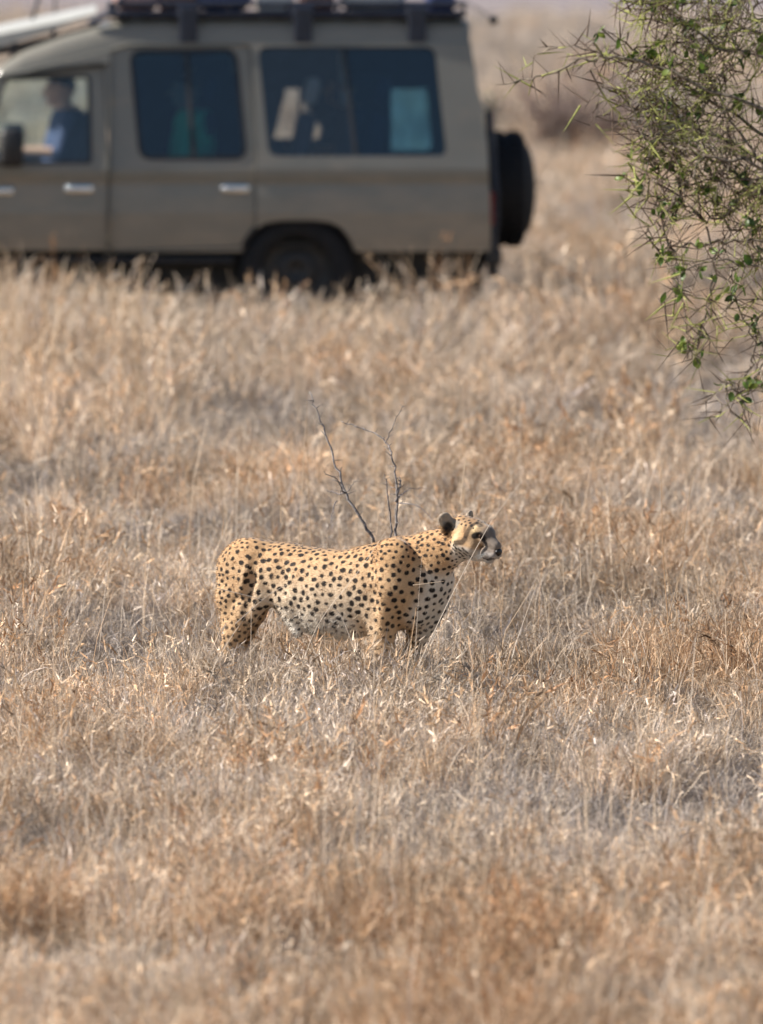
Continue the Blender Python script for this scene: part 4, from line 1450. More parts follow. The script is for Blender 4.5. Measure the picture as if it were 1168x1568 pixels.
def scatter_grass(name, label, y0, y1, dens, scale, margin=1.45, kinds=(0.38, 0.22, 0.07, 0.33), seed=1, inner=None, extra=0.0):
    rng = np.random.default_rng(seed)
    wmax = y1 * 584 / F_PX * margin + 0.3 + extra
    n = int(dens * (y1 - y0) * 2 * wmax)
    y = rng.uniform(y0, y1, n); x = rng.uniform(-wmax, wmax, n)
    ok = np.abs(x) < y * 584 / F_PX * margin + 0.3 + extra
    if inner: ok &= np.abs(x) > y * 584 / F_PX * inner + 0.3
    x, y = x[ok], y[ok]
    thin = vnoise(x, y, 1.1, seed + 5)
    ok = rng.uniform(0, 1, len(x)) < 0.62 + 0.95 * thin
    # nothing grows through the vehicle
    c, s = math.cos(BETA), math.sin(BETA)
    dx, dy = x - V_ROOT.x, y - V_ROOT.y
    u = -dx * c - dy * s; w = dx * s - dy * c
    ok &= ~((u > -1.45) & (u < 3.7) & (np.abs(w) < 0.85))
    x, y = x[ok], y[ok]
    n = len(x)
    p1 = vnoise(x, y, 0.55, seed + 1)      # large patches
    p2 = vnoise(x, y, 1.7, seed + 2)       # small patches
    sp = np.clip(0.5 + 0.9 * p2 + 0.5 * p1 + rng.normal(0, 0.22, n), 0, 0.999)
    cum = np.cumsum(kinds)
    kind = np.searchsorted(cum / cum[-1], sp)
    start = [0, 5, 10, 14]; cnt = [5, 5, 4, 3]
    idx = np.array([start[k] + rng.integers(cnt[k]) for k in kind])
    # colour of the growth: greyer in the middle, golden near the camera, reddish on the right
    tint = 0.45 + 0.30 * p1 + 0.32 * p2 + rng.normal(0, 0.12, n)
    tint += np.where(kind == 2, 0.16, 0) + np.where(kind == 0, -0.08, 0)
    tint += 0.10 * np.clip((26.5 - y) / 2.5, 0, 1)
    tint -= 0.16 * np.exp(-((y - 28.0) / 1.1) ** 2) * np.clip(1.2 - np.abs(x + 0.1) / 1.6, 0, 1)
    tint += 0.15 * np.exp(-((y - 30.0) / 1.6) ** 2 - ((x - 1.5) / 0.7) ** 2)
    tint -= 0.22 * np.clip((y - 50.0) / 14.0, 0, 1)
    tint = np.clip(tint, 0.02, 0.95)
    z = ground_z(x, y)
    scl = scale * rng.uniform(0.75, 1.25, n) * np.clip(1 + 0.22 * p1 + 0.42 * p2, 0.55, 1.5)
    scl = scl * np.where((y > 43.0) & (y < 45.2), 1.38, 1.0)
    # the animal's footprint keeps to low grass
    cx, cy = C_ROOT.x, C_ROOT.y
    ex, ey = x - cx, y - cy
    lx = ex * cPs - ey * sPs; ly = ex * sPs + ey * cPs
    under = (np.abs(lx) < 0.70) & (np.abs(ly) < 0.20)
    scl = np.where(under, np.minimum(scl, 0.85), scl)
    front = (np.abs(lx) < 0.85) & (ly < -0.16) & (ly > -0.75)
    scl = np.where(front, np.maximum(scl, 1.0) * 1.12, scl)
    if seed == 1:                       # growth standing right before the animal's legs
        ax_, ay_, as_, ai_ = [], [], [], []
        for (lx0, lx1, ly0, ly1, cnt_, sc0, sc1, kk) in ((-0.75, 0.75, -0.42, -0.17, 150, 0.9, 1.2, (0, 5, 14)), (0.20, 0.62, -0.36, -0.18, 45, 1.0, 1.3, (5, 14, 10)), (0.33, 0.46, -0.27, -0.18, 10, 1.5, 1.8, (14,)), (-0.65, -0.35, -0.35, -0.18, 40, 1.05, 1.35, (5, 14))):
            for _ in range(cnt_):
                a_ = rng.uniform(lx0, lx1); b_ = rng.uniform(ly0, ly1)
                ax_.append(cx + a_ * cPs + b_ * sPs); ay_.append(cy - a_ * sPs + b_ * cPs)
                as_.append(rng.uniform(sc0, sc1)); k_ = int(rng.choice(kk)); ai_.append(k_ + int(rng.integers(3)))
        x = np.concatenate([x, ax_]); y = np.concatenate([y, ay_]); scl = np.concatenate([scl, as_]); idx = np.concatenate([idx, ai_])
        tint = np.concatenate([tint, np.clip(rng.normal(0.42, 0.15, len(ax_)), 0.05, 0.9)])
        z = ground_z(x, y); n = len(x)
    V = np.stack([x, y, z], 1)
    me = bpy.data.meshes.new(name)
    me.from_pydata(V.tolist(), [], [])
    rot = np.stack([rng.normal(0, 0.10, n), rng.normal(0.06, 0.10, n), rng.uniform(0, 6.283, n)], 1).astype(np.float32)
    a = me.attributes.new('rot', 'FLOAT_VECTOR', 'POINT'); a.data.foreach_set('vector', rot.ravel())
    a = me.attributes.new('scl', 'FLOAT', 'POINT'); a.data.foreach_set('value', scl.astype(np.float32))
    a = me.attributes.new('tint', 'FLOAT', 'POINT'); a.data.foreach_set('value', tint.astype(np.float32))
    tone = np.clip(1.0 + 0.34 * vnoise(x, y, 2.6, seed + 9) + 0.22 * vnoise(x, y, 0.9, seed + 4) + rng.normal(0, 0.12, n), 0.5, 1.4)
    a = me.attributes.new('tone', 'FLOAT', 'POINT'); a.data.foreach_set('value', tone.astype(np.float32))
    a = me.attributes.new('idx', 'INT', 'POINT'); a.data.foreach_set('value', idx.astype(np.int32))
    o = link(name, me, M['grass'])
    tag(o, label, 'grass', kind='stuff')
    ng = bpy.data.node_groups.new('scatter_' + name, 'GeometryNodeTree')
    ng.interface.new_socket('Geometry', in_out='INPUT', socket_type='NodeSocketGeometry')
    ng.interface.new_socket('Geometry', in_out='OUTPUT', socket_type='NodeSocketGeometry')
    N, L = ng.nodes, ng.links
    gi, go = N.new('NodeGroupInput'), N.new('NodeGroupOutput')
    ci = N.new('GeometryNodeCollectionInfo')
    ci.inputs['Collection'].default_value = tufts
    ci.inputs['Separate Children'].default_value = True
    ci.inputs['Reset Children'].default_value = True
    ip = N.new('GeometryNodeInstanceOnPoints')
    ip.inputs['Pick Instance'].default_value = True
    def na(nm, t):
        q = N.new('GeometryNodeInputNamedAttribute'); q.data_type = t; q.inputs['Name'].default_value = nm
        return q.outputs['Attribute']
    er = N.new('FunctionNodeEulerToRotation')
    L.new(na('rot', 'FLOAT_VECTOR'), er.inputs[0])
    L.new(gi.outputs[0], ip.inputs['Points'])
    L.new(ci.outputs[0], ip.inputs['Instance'])
    L.new(na('idx', 'INT'), ip.inputs['Instance Index'])
    L.new(er.outputs[0], ip.inputs['Rotation'])
    L.new(na('scl', 'FLOAT'), ip.inputs['Scale'])
    L.new(ip.outputs[0], go.inputs[0])
    md = o.modifiers.new('scatter', 'NODES')
    md.node_group = ng
    return o

scatter_grass('dry_grass', 'matted straw-coloured dry grass around the cheetah and in the foreground', 19.5, 37.0, 120, 0.95, seed=1)
scatter_grass('distant_grass', 'blurred pale dry grass around and beyond the vehicle', 37.0, 82.0, 42, 1.35, margin=1.35, seed=2)

scatter_grass('outlying_grass', 'dry grass continuing to both sides of the view', 15.0, 82.0, 20, 1.45, margin=1.35, seed=3, inner=1.38, extra=9.0)

# tall stalks
def stalks():
    rng = np.random.default_rng(5)
    V, F, RN, VL, TN = [], [], [], [], []
    cnt = 0
    def add(pts, w, tint, val, n=5):
        nonlocal cnt
        rad = [w * 0.5 * (1 - 0.6 * i / (len(pts) - 1)) for i in range(len(pts))]
        v, f = tube(pts, rad, n, False)
        V.extend([tuple(q) for q in v]); F.extend([tuple(t + cnt for t in g) for g in f])
        RN.extend([0.5] * len(v)); VL.extend([val] * len(v)); TN.extend([tint] * len(v))
        cnt += len(v)
    # ones that can be told apart round the animal
    P = lambda l, d: catmull([at(a, b, d + (dd[0] if dd else 0)) for (a, b, *dd) in l], 4)
    add(P([(640, 1020), (690, 915), (730, 838), (757, 792), (800, 735)], 29.32), 0.0042, 0.42, 1.0)
    add(P([(300, 1075), (345, 990), (400, 910)], 29.5), 0.0036, 0.45, 1.0)
    add(P([(450, 1060), (485, 960), (545, 880), (600, 800)], 29.35), 0.0036, 0.42, 1.0)
    add(P([(635, 1010), (640, 930), (646, 850)], 29.4), 0.003, 0.4, 0.95)
    add(P([(545, 1000), (520, 940), (495, 925)], 29.5), 0.005, 0.35, 1.1)
    add(P([(330, 900), (400, 918), (450, 938)], 29.5), 0.004, 0.4, 1.1)
    add(P([(360, 955), (410, 912), (440, 895)], 29.5), 0.004, 0.35, 1.1)
    add(P([(632, 896), (680, 890)], 29.6), 0.0045, 0.6, 1.1)
    add(P([(602, 1092), (640, 1087), (695, 1098)], 28.6), 0.006, 0.45, 1.35)
    add(P([(548, 1070), (562, 1095), (575, 1118)], 28.4), 0.006, 0.45, 1.35)
    add(P([(470, 1072), (490, 1080), (512, 1092)], 28.5), 0.005, 0.35, 1.35)
    add(P([(610, 770), (640, 775), (663, 797)], 30.6), 0.007, 0.15, 1.5)
    for (a, b, c, d, D) in ((1010, 1010, 1050, 850, 29.6), (1040, 1100, 1075, 940, 28.9), (980, 1060, 1000, 930, 29.2), (1025, 980, 1012, 720, 31), (1045, 830, 1060, 730, 31),
                            (960, 850, 930, 790, 30.5), (455, 860, 468, 640, 32), (478, 850, 470, 600, 32.5), (20, 700, 0, 520, 36), (860, 1200, 830, 1080, 28), (40, 1400, 10, 1200, 25),
                            (1150, 900, 1120, 800, 30), (705, 770, 715, 690, 31.5), (430, 800, 425, 700, 32), (340, 820, 335, 770, 31), (890, 900, 880, 780, 30.4)):
        add(P([(a, b), ((a + c) / 2 + rng.normal(0, 3), (b + d) / 2), (c, d)], D), rng.uniform(0.004, 0.006), rng.uniform(0.6, 0.9), rng.uniform(0.8, 1.1))
    # scattered
    n = 1500
    y = rng.uniform(20, 50, n) ; x = rng.uniform(-1, 1, n) * (y * 584 / F_PX * 1.3)
    for a, b in zip(x, y):
        c, s = math.cos(BETA), math.sin(BETA)
        dx, dy = a - V_ROOT.x, b - V_ROOT.y
        u = -dx * c - dy * s; w = dx * s - dy * c
        if -1.6 < u < 3.8 and abs(w) < 1.0: continue
        if abs(a - C_ROOT.x) < 0.75 and abs(b - C_ROOT.y) < 0.45: continue
        z = gz(a, b)
        h = rng.uniform(0.28, 0.52) if rng.uniform() < 0.85 else rng.uniform(0.5, 0.72)
        az = rng.uniform(0, 6.283); ln = abs(rng.normal(0.18, 0.2)) * h
        tip = Vector((a + math.cos(az) * ln, b + math.sin(az) * ln, z + h))
        mid = Vector((a + math.cos(az) * ln * 0.35 + rng.normal(0, .01), b + math.sin(az) * ln * 0.35, z + h * 0.55))
        add([Vector((a, b, z - 0.02)), mid, tip], rng.uniform(0.003, 0.0055), np.clip(rng.normal(0.58, 0.22), 0, .95), rng.uniform(0.75, 1.25), 3)
    for i in range(150):                # reddish stems at the vehicle's front end
        px = rng.uniform(-60, 70) if i < 110 else rng.uniform(70, 240)
        D = rng.uniform(38.5, 43.5)
        g = at(px, 500, D); z = gz(g.x, D); h = rng.uniform(0.35, 0.85); lean = rng.normal(0.03, 0.09)
        add([Vector((g.x, D, z)), Vector((g.x + lean * 0.4, D, z + h * 0.6)), Vector((g.x + lean, D, z + h))], rng.uniform(0.005, 0.010), np.clip(rng.normal(0.78, 0.12), 0, .95), rng.uniform(0.7, 1.0), 3)
    # fringe of taller growth along the vehicle
    for i in range(900):
        px = rng.uniform(-30, 800) if i % 2 else rng.uniform(-60, 260)
        hh = 1.0 if px < 230 else 0.72
        D = rng.uniform(42.5, 44.9)
        g = at(px, 500, D); z = gz(g.x, D)
        if px < 260 and rng.uniform() < 0.45: continue
        h = rng.uniform(0.25, 0.72) * hh
        lean = rng.normal(0.06, 0.12)
        add([Vector((g.x, D, z)), Vector((g.x + lean * 0.4, D, z + h * 0.6)), Vector((g.x + lean, D, z + h))], rng.uniform(0.006, 0.012), np.clip(rng.normal(0.5, 0.2), 0, .9), rng.uniform(0.8, 1.2), 3)
    me = bpy.data.meshes.new('tall_grass_stalks')
    me.from_pydata(V, [], F)
    for nm, dat in (('rnd', RN), ('val', VL), ('tint', TN)):
        a = me.attributes.new(nm, 'FLOAT', 'POINT'); a.data.foreach_set('value', np.array(dat, np.float32))
    o = link('tall_grass_stalks', me, M['stalk'])
    tag(o, 'thin reddish and straw stalks standing above the matted grass', 'grass', kind='stuff')
stalks()

# ------------------------------------------------------------------ dead twigs behind the cheetah
def bark(name, a, b):
    m, nt, N, L, p = new_mat(name)
    tc = N.new('ShaderNodeTexCoord')
    n = N.new('ShaderNodeTexNoise'); n.inputs['Scale'].default_value = 60; n.inputs['Detail'].default_value = 6
    L.new(tc.outputs['Object'], n.inputs['Vector'])
    r = ramp_node(N, [(0.35, a), (0.65, b)])
    L.new(n.outputs['Fac'], r.inputs['Fac']); L.new(r.outputs['Color'], p.inputs['Base Color'])
    p.inputs['Roughness'].default_value = 0.85
    return m
M['dead_bark'] = bark('dead_bark', (0.10, 0.088, 0.088), (0.32, 0.29, 0.28))
M['pale_bark'] = bark('pale_bark', (0.40, 0.37, 0.35), (0.62, 0.60, 0.58))

def dead_shrub(label, stems, D, mat, base_px):
    base = at(*base_px, D)
    z = gz(base.x, D)
    root = tag(empty('dead_shrub', (base.x, D, z)), label, 'dead shrub')
    rt = Vector((base.x, D, z))
    for st in stems:
        pts = [at(a, b, D + dd) - rt for (a, b, dd) in st['p']]
        pts = catmull(pts, 5)
        rng = random.Random(len(st['p']) * 13 + int(st['p'][0][0]))
        pts = [p + Vector((rng.gauss(0, .004), rng.gauss(0, .004), rng.gauss(0, .004))) for p in pts]
        n = len(pts)
        b = MB().tube(pts, [0.74 * st['r'] * (1 - 0.7 * i / (n - 1)) for i in range(n)], 7)
        for k in range(2, n - 1, 2):      # stubs and thorns
            d = Vector((rng.gauss(0, 1), rng.gauss(0, 0.6), abs(rng.gauss(0, 0.7)))).normalized()
            l = rng.uniform(0.02, 0.055)
            b.tube([pts[k], pts[k] + d * l], [st['r'] * 0.32, 0.0006], 4)
        b.build('stem', mat, root, True)
dead_shrub('grey dead twig leaning up behind the middle of the cheetah', [
    {'p': [(575, 830, 0.1), (553, 795, 0.1), (529, 757, 0.12), (516, 715, 0.15), (500, 668, 0.2), (487, 632, 0.22), (474, 600, 0.25)], 'r': 0.0105},
    {'p': [(529, 757, 0.12), (515, 735, 0.05), (497, 722, 0.0)], 'r': 0.006},
    {'p': [(529, 757, 0.12), (510, 755, 0.18), (502, 750, 0.2)], 'r': 0.005},
    {'p': [(529, 757, 0.12), (540, 742, 0.1), (550, 733, 0.1)], 'r': 0.004},
    {'p': [(516, 765, 0.1), (508, 790, 0.05), (500, 815, 0.0)], 'r': 0.004}], 31.0, M['dead_bark'], (580, 880))
dead_shrub('dark dead stem arching left just above the shoulder of the cheetah', [
    {'p': [(606, 870, 0.0), (606, 810, 0.0), (608, 770, 0.0), (606, 740, 0.0), (600, 700, 0.0), (590, 676, 0.05), (560, 658, 0.1), (522, 645, 0.15)], 'r': 0.0095},
    {'p': [(598, 870, 0.05), (598, 800, 0.05), (592, 745, 0.05), (588, 725, 0.05)], 'r': 0.0075},
    {'p': [(607, 768, 0.0), (612, 745, 0.0), (611, 732, 0.0)], 'r': 0.011},
    {'p': [(608, 762, 0.0), (625, 750, 0.1), (650, 747, 0.2)], 'r': 0.004},
    {'p': [(590, 676, 0.05), (600, 655, 0.0), (612, 630, 0.0), (620, 622, 0.0)], 'r': 0.004}], 31.1, M['dead_bark'], (604, 890))

# ------------------------------------------------------------------ thorn bush on the right
M['twig'] = bark('thorn_twig', (0.075, 0.055, 0.042), (0.33, 0.28, 0.21))
M['thorn'] = bark('thorn_dark', (0.06, 0.036, 0.028), (0.17, 0.12, 0.085))
M['green_twig'] = bark('green_twig', (0.22, 0.24, 0.06), (0.44, 0.45, 0.14))
def leaf_material():
    m, nt, N, L, p = new_mat('leaf_green')
    out = N['Material Output']
    oi = N.new('ShaderNodeObjectInfo')
    r = ramp_node(N, [(0.0, (0.05, 0.10, 0.014)), (0.5, (0.10, 0.165, 0.028)), (1.0, (0.22, 0.28, 0.06))])
    L.new(oi.outputs['Random'], r.inputs['Fac']); L.new(r.outputs['Color'], p.inputs['Base Color'])
    p.inputs['Roughness'].default_value = 0.45
    tl = N.new('ShaderNodeBsdfTranslucent'); L.new(r.outputs['Color'], tl.inputs['Color'])
    ms = N.new('ShaderNodeMixShader'); ms.inputs['Fac'].default_value = 0.35
    L.new(p.outputs['BSDF'], ms.inputs[1]); L.new(tl.outputs['BSDF'], ms.inputs[2])
    L.new(ms.outputs['Shader'], out.inputs['Surface'])
    return m
M['leaf'] = leaf_material()

def thorn_bush():
    rng = random.Random(21)
    D0 = 28.2
    bx = at(1560, 900, D0).x
    rt = Vector((bx, D0, gz(bx, D0)))
    root = tag(empty('thorn_bush', rt), 'thorny bush with long spines and small green leaves overhanging from the right', 'thorn bush')
    W = lambda a, b, dd=0.0: at(a, b, D0 + dd) - rt
    # trunk and crown limbs
    hub = W(1500, 560)
    MB().tube(catmull([Vector((0, 0, -0.05)), Vector((0.02, 0, 0.3)), hub * 0.6 + Vector((0.03, 0, 0)), hub], 5), [0.06 - 0.0018 * i for i in range(16)], 9).build('trunk', M['twig'], root, True)
    guides = [
        # (points, radius)   upper dense mass
        ([(1500, 560, 0), (1400, 300, 0), (1260, 130, 0.1), (1140, 40, 0.1), (1060, 30, 0.1), (985, 75, 0.1), (945, 62, 0.0)], 0.020),
        ([(1400, 300, 0), (1250, 190, -0.2), (1120, 150, -0.2), (1010, 105, -0.2), (930, 88, -0.2), (880, 95, -0.2), (830, 117, -0.2), (790, 128, -0.2)], 0.016),
        ([(1400, 300, 0), (1260, 250, 0.2), (1140, 190, 0.2), (1050, 130, 0.15), (1000, 95, 0.1), (965, 88, 0.1)], 0.016),
        ([(1400, 330, 0), (1270, 300, 0.0), (1160, 240, 0.0), (1070, 195, 0.0), (1010, 150, 0.0), (975, 115, 0.0)], 0.016),
        ([(1400, 330, 0), (1250, 290, -0.3), (1150, 250, -0.3), (1080, 240, -0.3), (1030, 215, -0.2), (985, 205, -0.2), (965, 150, -0.2)], 0.014),
        ([(1450, 420, 0), (1290, 350, 0.2), (1180, 300, 0.2), (1110, 250, 0.2), (1060, 235, 0.2), (1005, 180, 0.2), (990, 160, 0.2)], 0.014),
        ([(1260, 130, 0.1), (1180, 90, -0.1), (1110, 75, -0.1), (1055, 45, -0.1), (1010, 5, -0.1), (990, -40, -0.1)], 0.013),
        ([(1260, 130, 0.1), (1200, 20, 0.2), (1120, -20, 0.2), (1050, -40, 0.2), (980, -60, 0.2)], 0.013),
        ([(1400, 300, 0), (1300, 60, -0.2), (1180, -30, -0.3), (1080, -20, -0.3), (1020, 20, -0.3)], 0.014),
        ([(1450, 420, 0), (1300, 330, -0.2), (1190, 270, -0.1), (1130, 200, -0.1), (1090, 130, -0.1), (1060, 100, -0.1)], 0.013),
        # arms through the middle
        ([(1450, 420, 0), (1280, 310, 0), (1168, 292, 0), (1120, 320, 0), (1080, 342, 0), (1048, 312, 0), (1015, 305, 0), (985, 300, 0), (958, 290, 0)], 0.011),
        ([(1300, 330, -0.2), (1160, 275, -0.1), (1110, 275, -0.1), (1070, 278, -0.1), (1035, 300, -0.1), (1008, 330, -0.1), (985, 360, -0.1)], 0.009),
        ([(1048, 312, 0), (1030, 255, 0), (1000, 260, 0), (990, 220, 0), (975, 240, 0)], 0.005),
        ([(1470, 480, 0), (1300, 420, 0.1), (1168, 370, 0.1), (1100, 375, 0.1), (1050, 375, 0.1), (1030, 385, 0.1), (1000, 395, 0.1)], 0.011),
        ([(1012, 330, 0), (1016, 355, 0), (1028, 385, 0), (1038, 425, 0), (1042, 455, 0), (1050, 500, 0), (1055, 545, 0)], 0.006),
        ([(1080, 342, 0), (1095, 400, 0), (1090, 440, 0), (1080, 480, 0), (1072, 510, 0), (1060, 545, 0)], 0.006),
        ([(1470, 480, 0), (1330, 420, 0.3), (1200, 400, 0.3), (1140, 400, 0.3), (1118, 430, 0.2), (1130, 470, 0.2), (1160, 520, 0.2)], 0.011),
        ([(1470, 500, 0), (1300, 450, -0.2), (1190, 420, -0.2), (1120, 400, -0.2), (1068, 405, -0.2), (1025, 410, -0.2)], 0.009),
        ([(1300, 450, -0.2), (1200, 500, -0.2), (1170, 560, -0.2), (1140, 600, -0.2), (1110, 585, -0.2), (1115, 612, -0.2), (1098, 640, -0.2)], 0.009),
        ([(1300, 450, 0.1), (1185, 470, 0.1), (1150, 500, 0.1), (1155, 560, 0.1), (1130, 590, 0.1), (1145, 650, 0.1)], 0.008),
        ([(1330, 420, 0.3), (1190, 350, 0.3), (1130, 350, 0.3), (1100, 330, 0.3), (1080, 290, 0.3), (1055, 260, 0.3)], 0.009),
        ([(1500, 560, 0), (1560, 330, 0.2), (1640, 150, 0.3), (1740, 40, 0.3), (1800, 60, 0.3)], 0.018),
        ([(1500, 560, 0), (1600, 380, -0.3), (1720, 270, -0.5), (1830, 260, -0.6), (1900, 330, -0.6)], 0.016),
        ([(1560, 330, 0.2), (1500, 120, 0.5), (1450, -40, 0.6), (1380, -120, 0.6)], 0.015),
        ([(1600, 380, -0.3), (1700, 420, 0.3), (1790, 470, 0.5), (1830, 560, 0.5)], 0.012),
        ([(1500, 560, 0), (1520, 380, 0.6), (1480, 220, 1.0), (1420, 120, 1.2)], 0.015),
        ([(1500, 560, 0), (1540, 400, -0.6), (1580, 240, -1.0), (1560, 120, -1.2)], 0.015),
        ([(1470, 500, 0), (1330, 560, 0), (1260, 580, 0), (1210, 610, 0), (1185, 630, 0)], 0.010),
    ]
    thorn_me = bpy.data.meshes.new('thorn')
    tv, tf = tube([(0, 0, 0), (0, 0, 0.45), (0, 0, 1)], [0.026, 0.019, 0.002], 5, False)
    thorn_me.from_pydata([tuple(v) for v in tv], [], tf)
    thorn_me.materials.append(M['thorn'])
    thorn_me.polygons.foreach_set('use_smooth', [True] * len(thorn_me.polygons))
    thorn_g = thorn_me.copy(); thorn_g.materials.clear(); thorn_g.materials.append(M['green_twig'])
    leaf_mes = []
    for s in range(3):
        v, f = [], []
        nl = 7
        for i in range(nl):
            t = i / (nl - 1)
            w = 0.36 * math.sin(math.pi * min(1, t * 0.93 + 0.07)) ** 0.8 * (1 - 0.25 * t) + 0.004
            dz = (-0.10 - 0.1 * s) * math.sin(t * 2.2)
            for k in (-1, 0, 1):
                v.append((w * k, t, dz + 0.10 * abs(k) * (0.6 + s * 0.3)))
        for i in range(nl - 1):
            for k in range(2):
                a = i * 3 + k
                f.append((a, a + 1, a + 4, a + 3))
        me = bpy.data.meshes.new('leaf'); me.from_pydata(v, [], f); me.materials.append(M['leaf'])
        me.polygons.foreach_set('use_smooth', [True] * len(me.polygons))
        leaf_mes.append(me)
    n_th, n_lf = 0, 0
    stuff_d, stuff_g = MB(), MB()
    lf_stuff = MB()
    def in_frame(p):
        q = p + rt
        dx = q.x / q.y * F_PX + 584
        return dx < 1175
    cand_thorns, cand_leaves = [], []
    def place_thorn(p, d, l, green):
        cand_thorns.append((p.copy(), d.copy(), l, green))
    def place_leaf(p, d, l):
        cand_leaves.append((p.copy(), d.copy(), l))
    def dress(pts, dens, lmin, lmax, leafp):
        """thorns and leaves along a twig"""
        n = len(pts)
        for i in range(1, n):
            seg = pts[i] - pts[i - 1]
            if seg.length < 1e-5: continue
            t = seg.normalized()
            for q in range(max(1, int(seg.length * dens + rng.random()))):
                p = pts[i - 1] + seg * rng.random()
                o = t.orthogonal().normalized()
                o.rotate(Quaternion(t, rng.uniform(0, 6.283)))
                d = (o * 1.0 + t * rng.uniform(-0.1, 0.8)).normalized()
                place_thorn(p, d, rng.uniform(lmin, lmax), rng.random() < 0.34)
                if rng.random() < leafp:
                    for kk in range(rng.choice((1, 2, 3, 4))):
                        dl = Vector((rng.gauss(0, 1), rng.gauss(0, 1), rng.gauss(0, 1))).normalized()
                        place_leaf(p + dl * 0.004, dl, rng.uniform(0.026, 0.058))
    def zig(a, d, length, step, droop, kink=0.55):
        pts = [a.copy()]
        d = d.normalized(); s = 1
        side = d.orthogonal().normalized(); side.rotate(Quaternion(d, rng.uniform(0, 6.28)))
        l = 0
        while l < length:
            dd = (d + side * (kink * s) + Vector((rng.gauss(0, .12), rng.gauss(0, .12), rng.gauss(0, .12)))).normalized()
            pts.append(pts[-1] + dd * step)
            s = -s; l += step
            d = (d + Vector((0, 0, -droop)) + Vector((rng.gauss(0, .10), rng.gauss(0, .10), rng.gauss(0, .10)))).normalized()
        return pts
    for gi, (gp, r0) in enumerate(guides):
        pts = catmull([W(*p) for p in gp], 5)
        pts = [p + Vector((rng.gauss(0, .008), rng.gauss(0, .012), rng.gauss(0, .008))) for p in pts]
        n = len(pts)
        bo = MB().tube(pts, [0.5 * r0 * (1 - 0.82 * i / (n - 1)) + 0.0018 for i in range(n)], 7).build('branch', M['twig'], root, True)
        dense = gi < 10 or 21 <= gi <= 26
        tw, twg = MB(), MB()
        dress(pts[4:], 20, 0.09, 0.17, 0.05)
        count = 27 if dense else 11
        for k in range(count):
            i = rng.randrange(max(2, n // 5), n - 1)
            t = (pts[min(i + 1, n - 1)] - pts[i - 1]).normalized()
            o = t.orthogonal().normalized(); o.rotate(Quaternion(t, rng.uniform(0, 6.283)))
            d = o + t * rng.uniform(0.0, 0.8)
            if dense: d += Vector((-0.35, 0, -0.45))
            else: d += Vector((-0.2, 0, -0.2))
            frac = i / n
            ln = rng.uniform(0.10, 0.42 if dense else 0.22) * (1.1 - 0.6 * frac)
            sx = (pts[i] + rt); sx = sx.x / sx.y * F_PX + 584
            if sx < 985 and rng.random() < 0.72: continue
            zp = zig(pts[i], d, ln, rng.uniform(0.05, 0.08), 0.06, 0.22)
            g = rng.random() < 0.4
            m_ = len(zp)
            (twg if g else tw).tube(zp, [0.0036 * (1 - 0.6 * j / (m_ - 1)) for j in range(m_)], 5, False)
            dress(zp, 22 if dense else 18, 0.09, 0.19, 0.12 if not dense else 0.045)
            if dense and ln > 0.2 and m_ > 4:
                for _ in range(2):
                    j = rng.randrange(2, m_ - 1)
                    zp2 = zig(zp[j], Vector((rng.gauss(-.2, 1), rng.gauss(0, 1), rng.gauss(-.5, 1))), rng.uniform(0.1, 0.24), 0.055, 0.1, 0.3)
                    m2 = len(zp2)
                    (twg if rng.random() < .5 else tw).tube(zp2, [0.0028 * (1 - 0.6 * q / (m2 - 1)) for q in range(m2)], 4, False)
                    dress(zp2, 20, 0.08, 0.18, 0.05)
        if tw.v: tw.build('twigs', M['twig'], bo)['kind'] = 'stuff'
        if twg.v: twg.build('green_twigs', M['green_twig'], bo)['kind'] = 'stuff'
    def key(c):
        q = c[0] + rt
        dx = q.x / q.y * F_PX + 584
        return (0 if dx < 1168 else 1, dx)
    cand_thorns.sort(key=key)
    cand_leaves.sort(key=lambda c: (0 if key(c)[0] == 0 else 1, -c[2]))
    # the outermost spines and the largest leaves are single pieces, the rest is a mass
    sl_ = [c for c in cand_thorns if key(c)[0] == 0]
    big = sorted(sl_[:900], key=lambda c: -c[2])[:290]
    bigset = set(id(c) for c in big)
    for c in cand_thorns:
        p, d, l, g = c
        q = d.to_track_quat('Z', 'Y')
        if id(c) in bigset:
            o = bpy.data.objects.new('thorn', thorn_g if g else thorn_me)
            COL.objects.link(o); o.parent = root
            o.location = p; o.rotation_mode = 'QUATERNION'; o.rotation_quaternion = q; o.scale = (l, l, l)
        else:
            v, f = tube([p, p + d * l * 0.45, p + d * l], [0.0030, 0.0021, 0.0003], 4, False)
            (stuff_g if g else stuff_d).add(v, f)
    stuff_d.build('thorns', M['thorn'], root)['kind'] = 'stuff'
    stuff_g.build('green_thorns', M['green_twig'], root)['kind'] = 'stuff'
    # a few leaves where the photograph shows large ones
    fixed = [(965, 243, 0.06), (960, 236, 0.03), (1078, 105, 0.075), (1072, 112, 0.06), (1084, 98, 0.06), (948, 60, 0.05), (958, 57, 0.045), (1108, 35, 0.05), (1140, 105, 0.06), (1068, 228, 0.045),
             (1150, 405, 0.06), (1140, 408, 0.05), (1110, 410, 0.05), (1095, 460, 0.035), (1105, 590, 0.04), (1120, 600, 0.045), (1160, 595, 0.05), (1155, 510, 0.05), (1165, 545, 0.06), (1130, 480, 0.04)]
    lf = [(W(a, b, -0.25 + rng.uniform(-.05, .05)), Vector((rng.gauss(0, .5), -0.2, rng.gauss(0, 0.7))).normalized(), l) for a, b, l in fixed] + cand_leaves
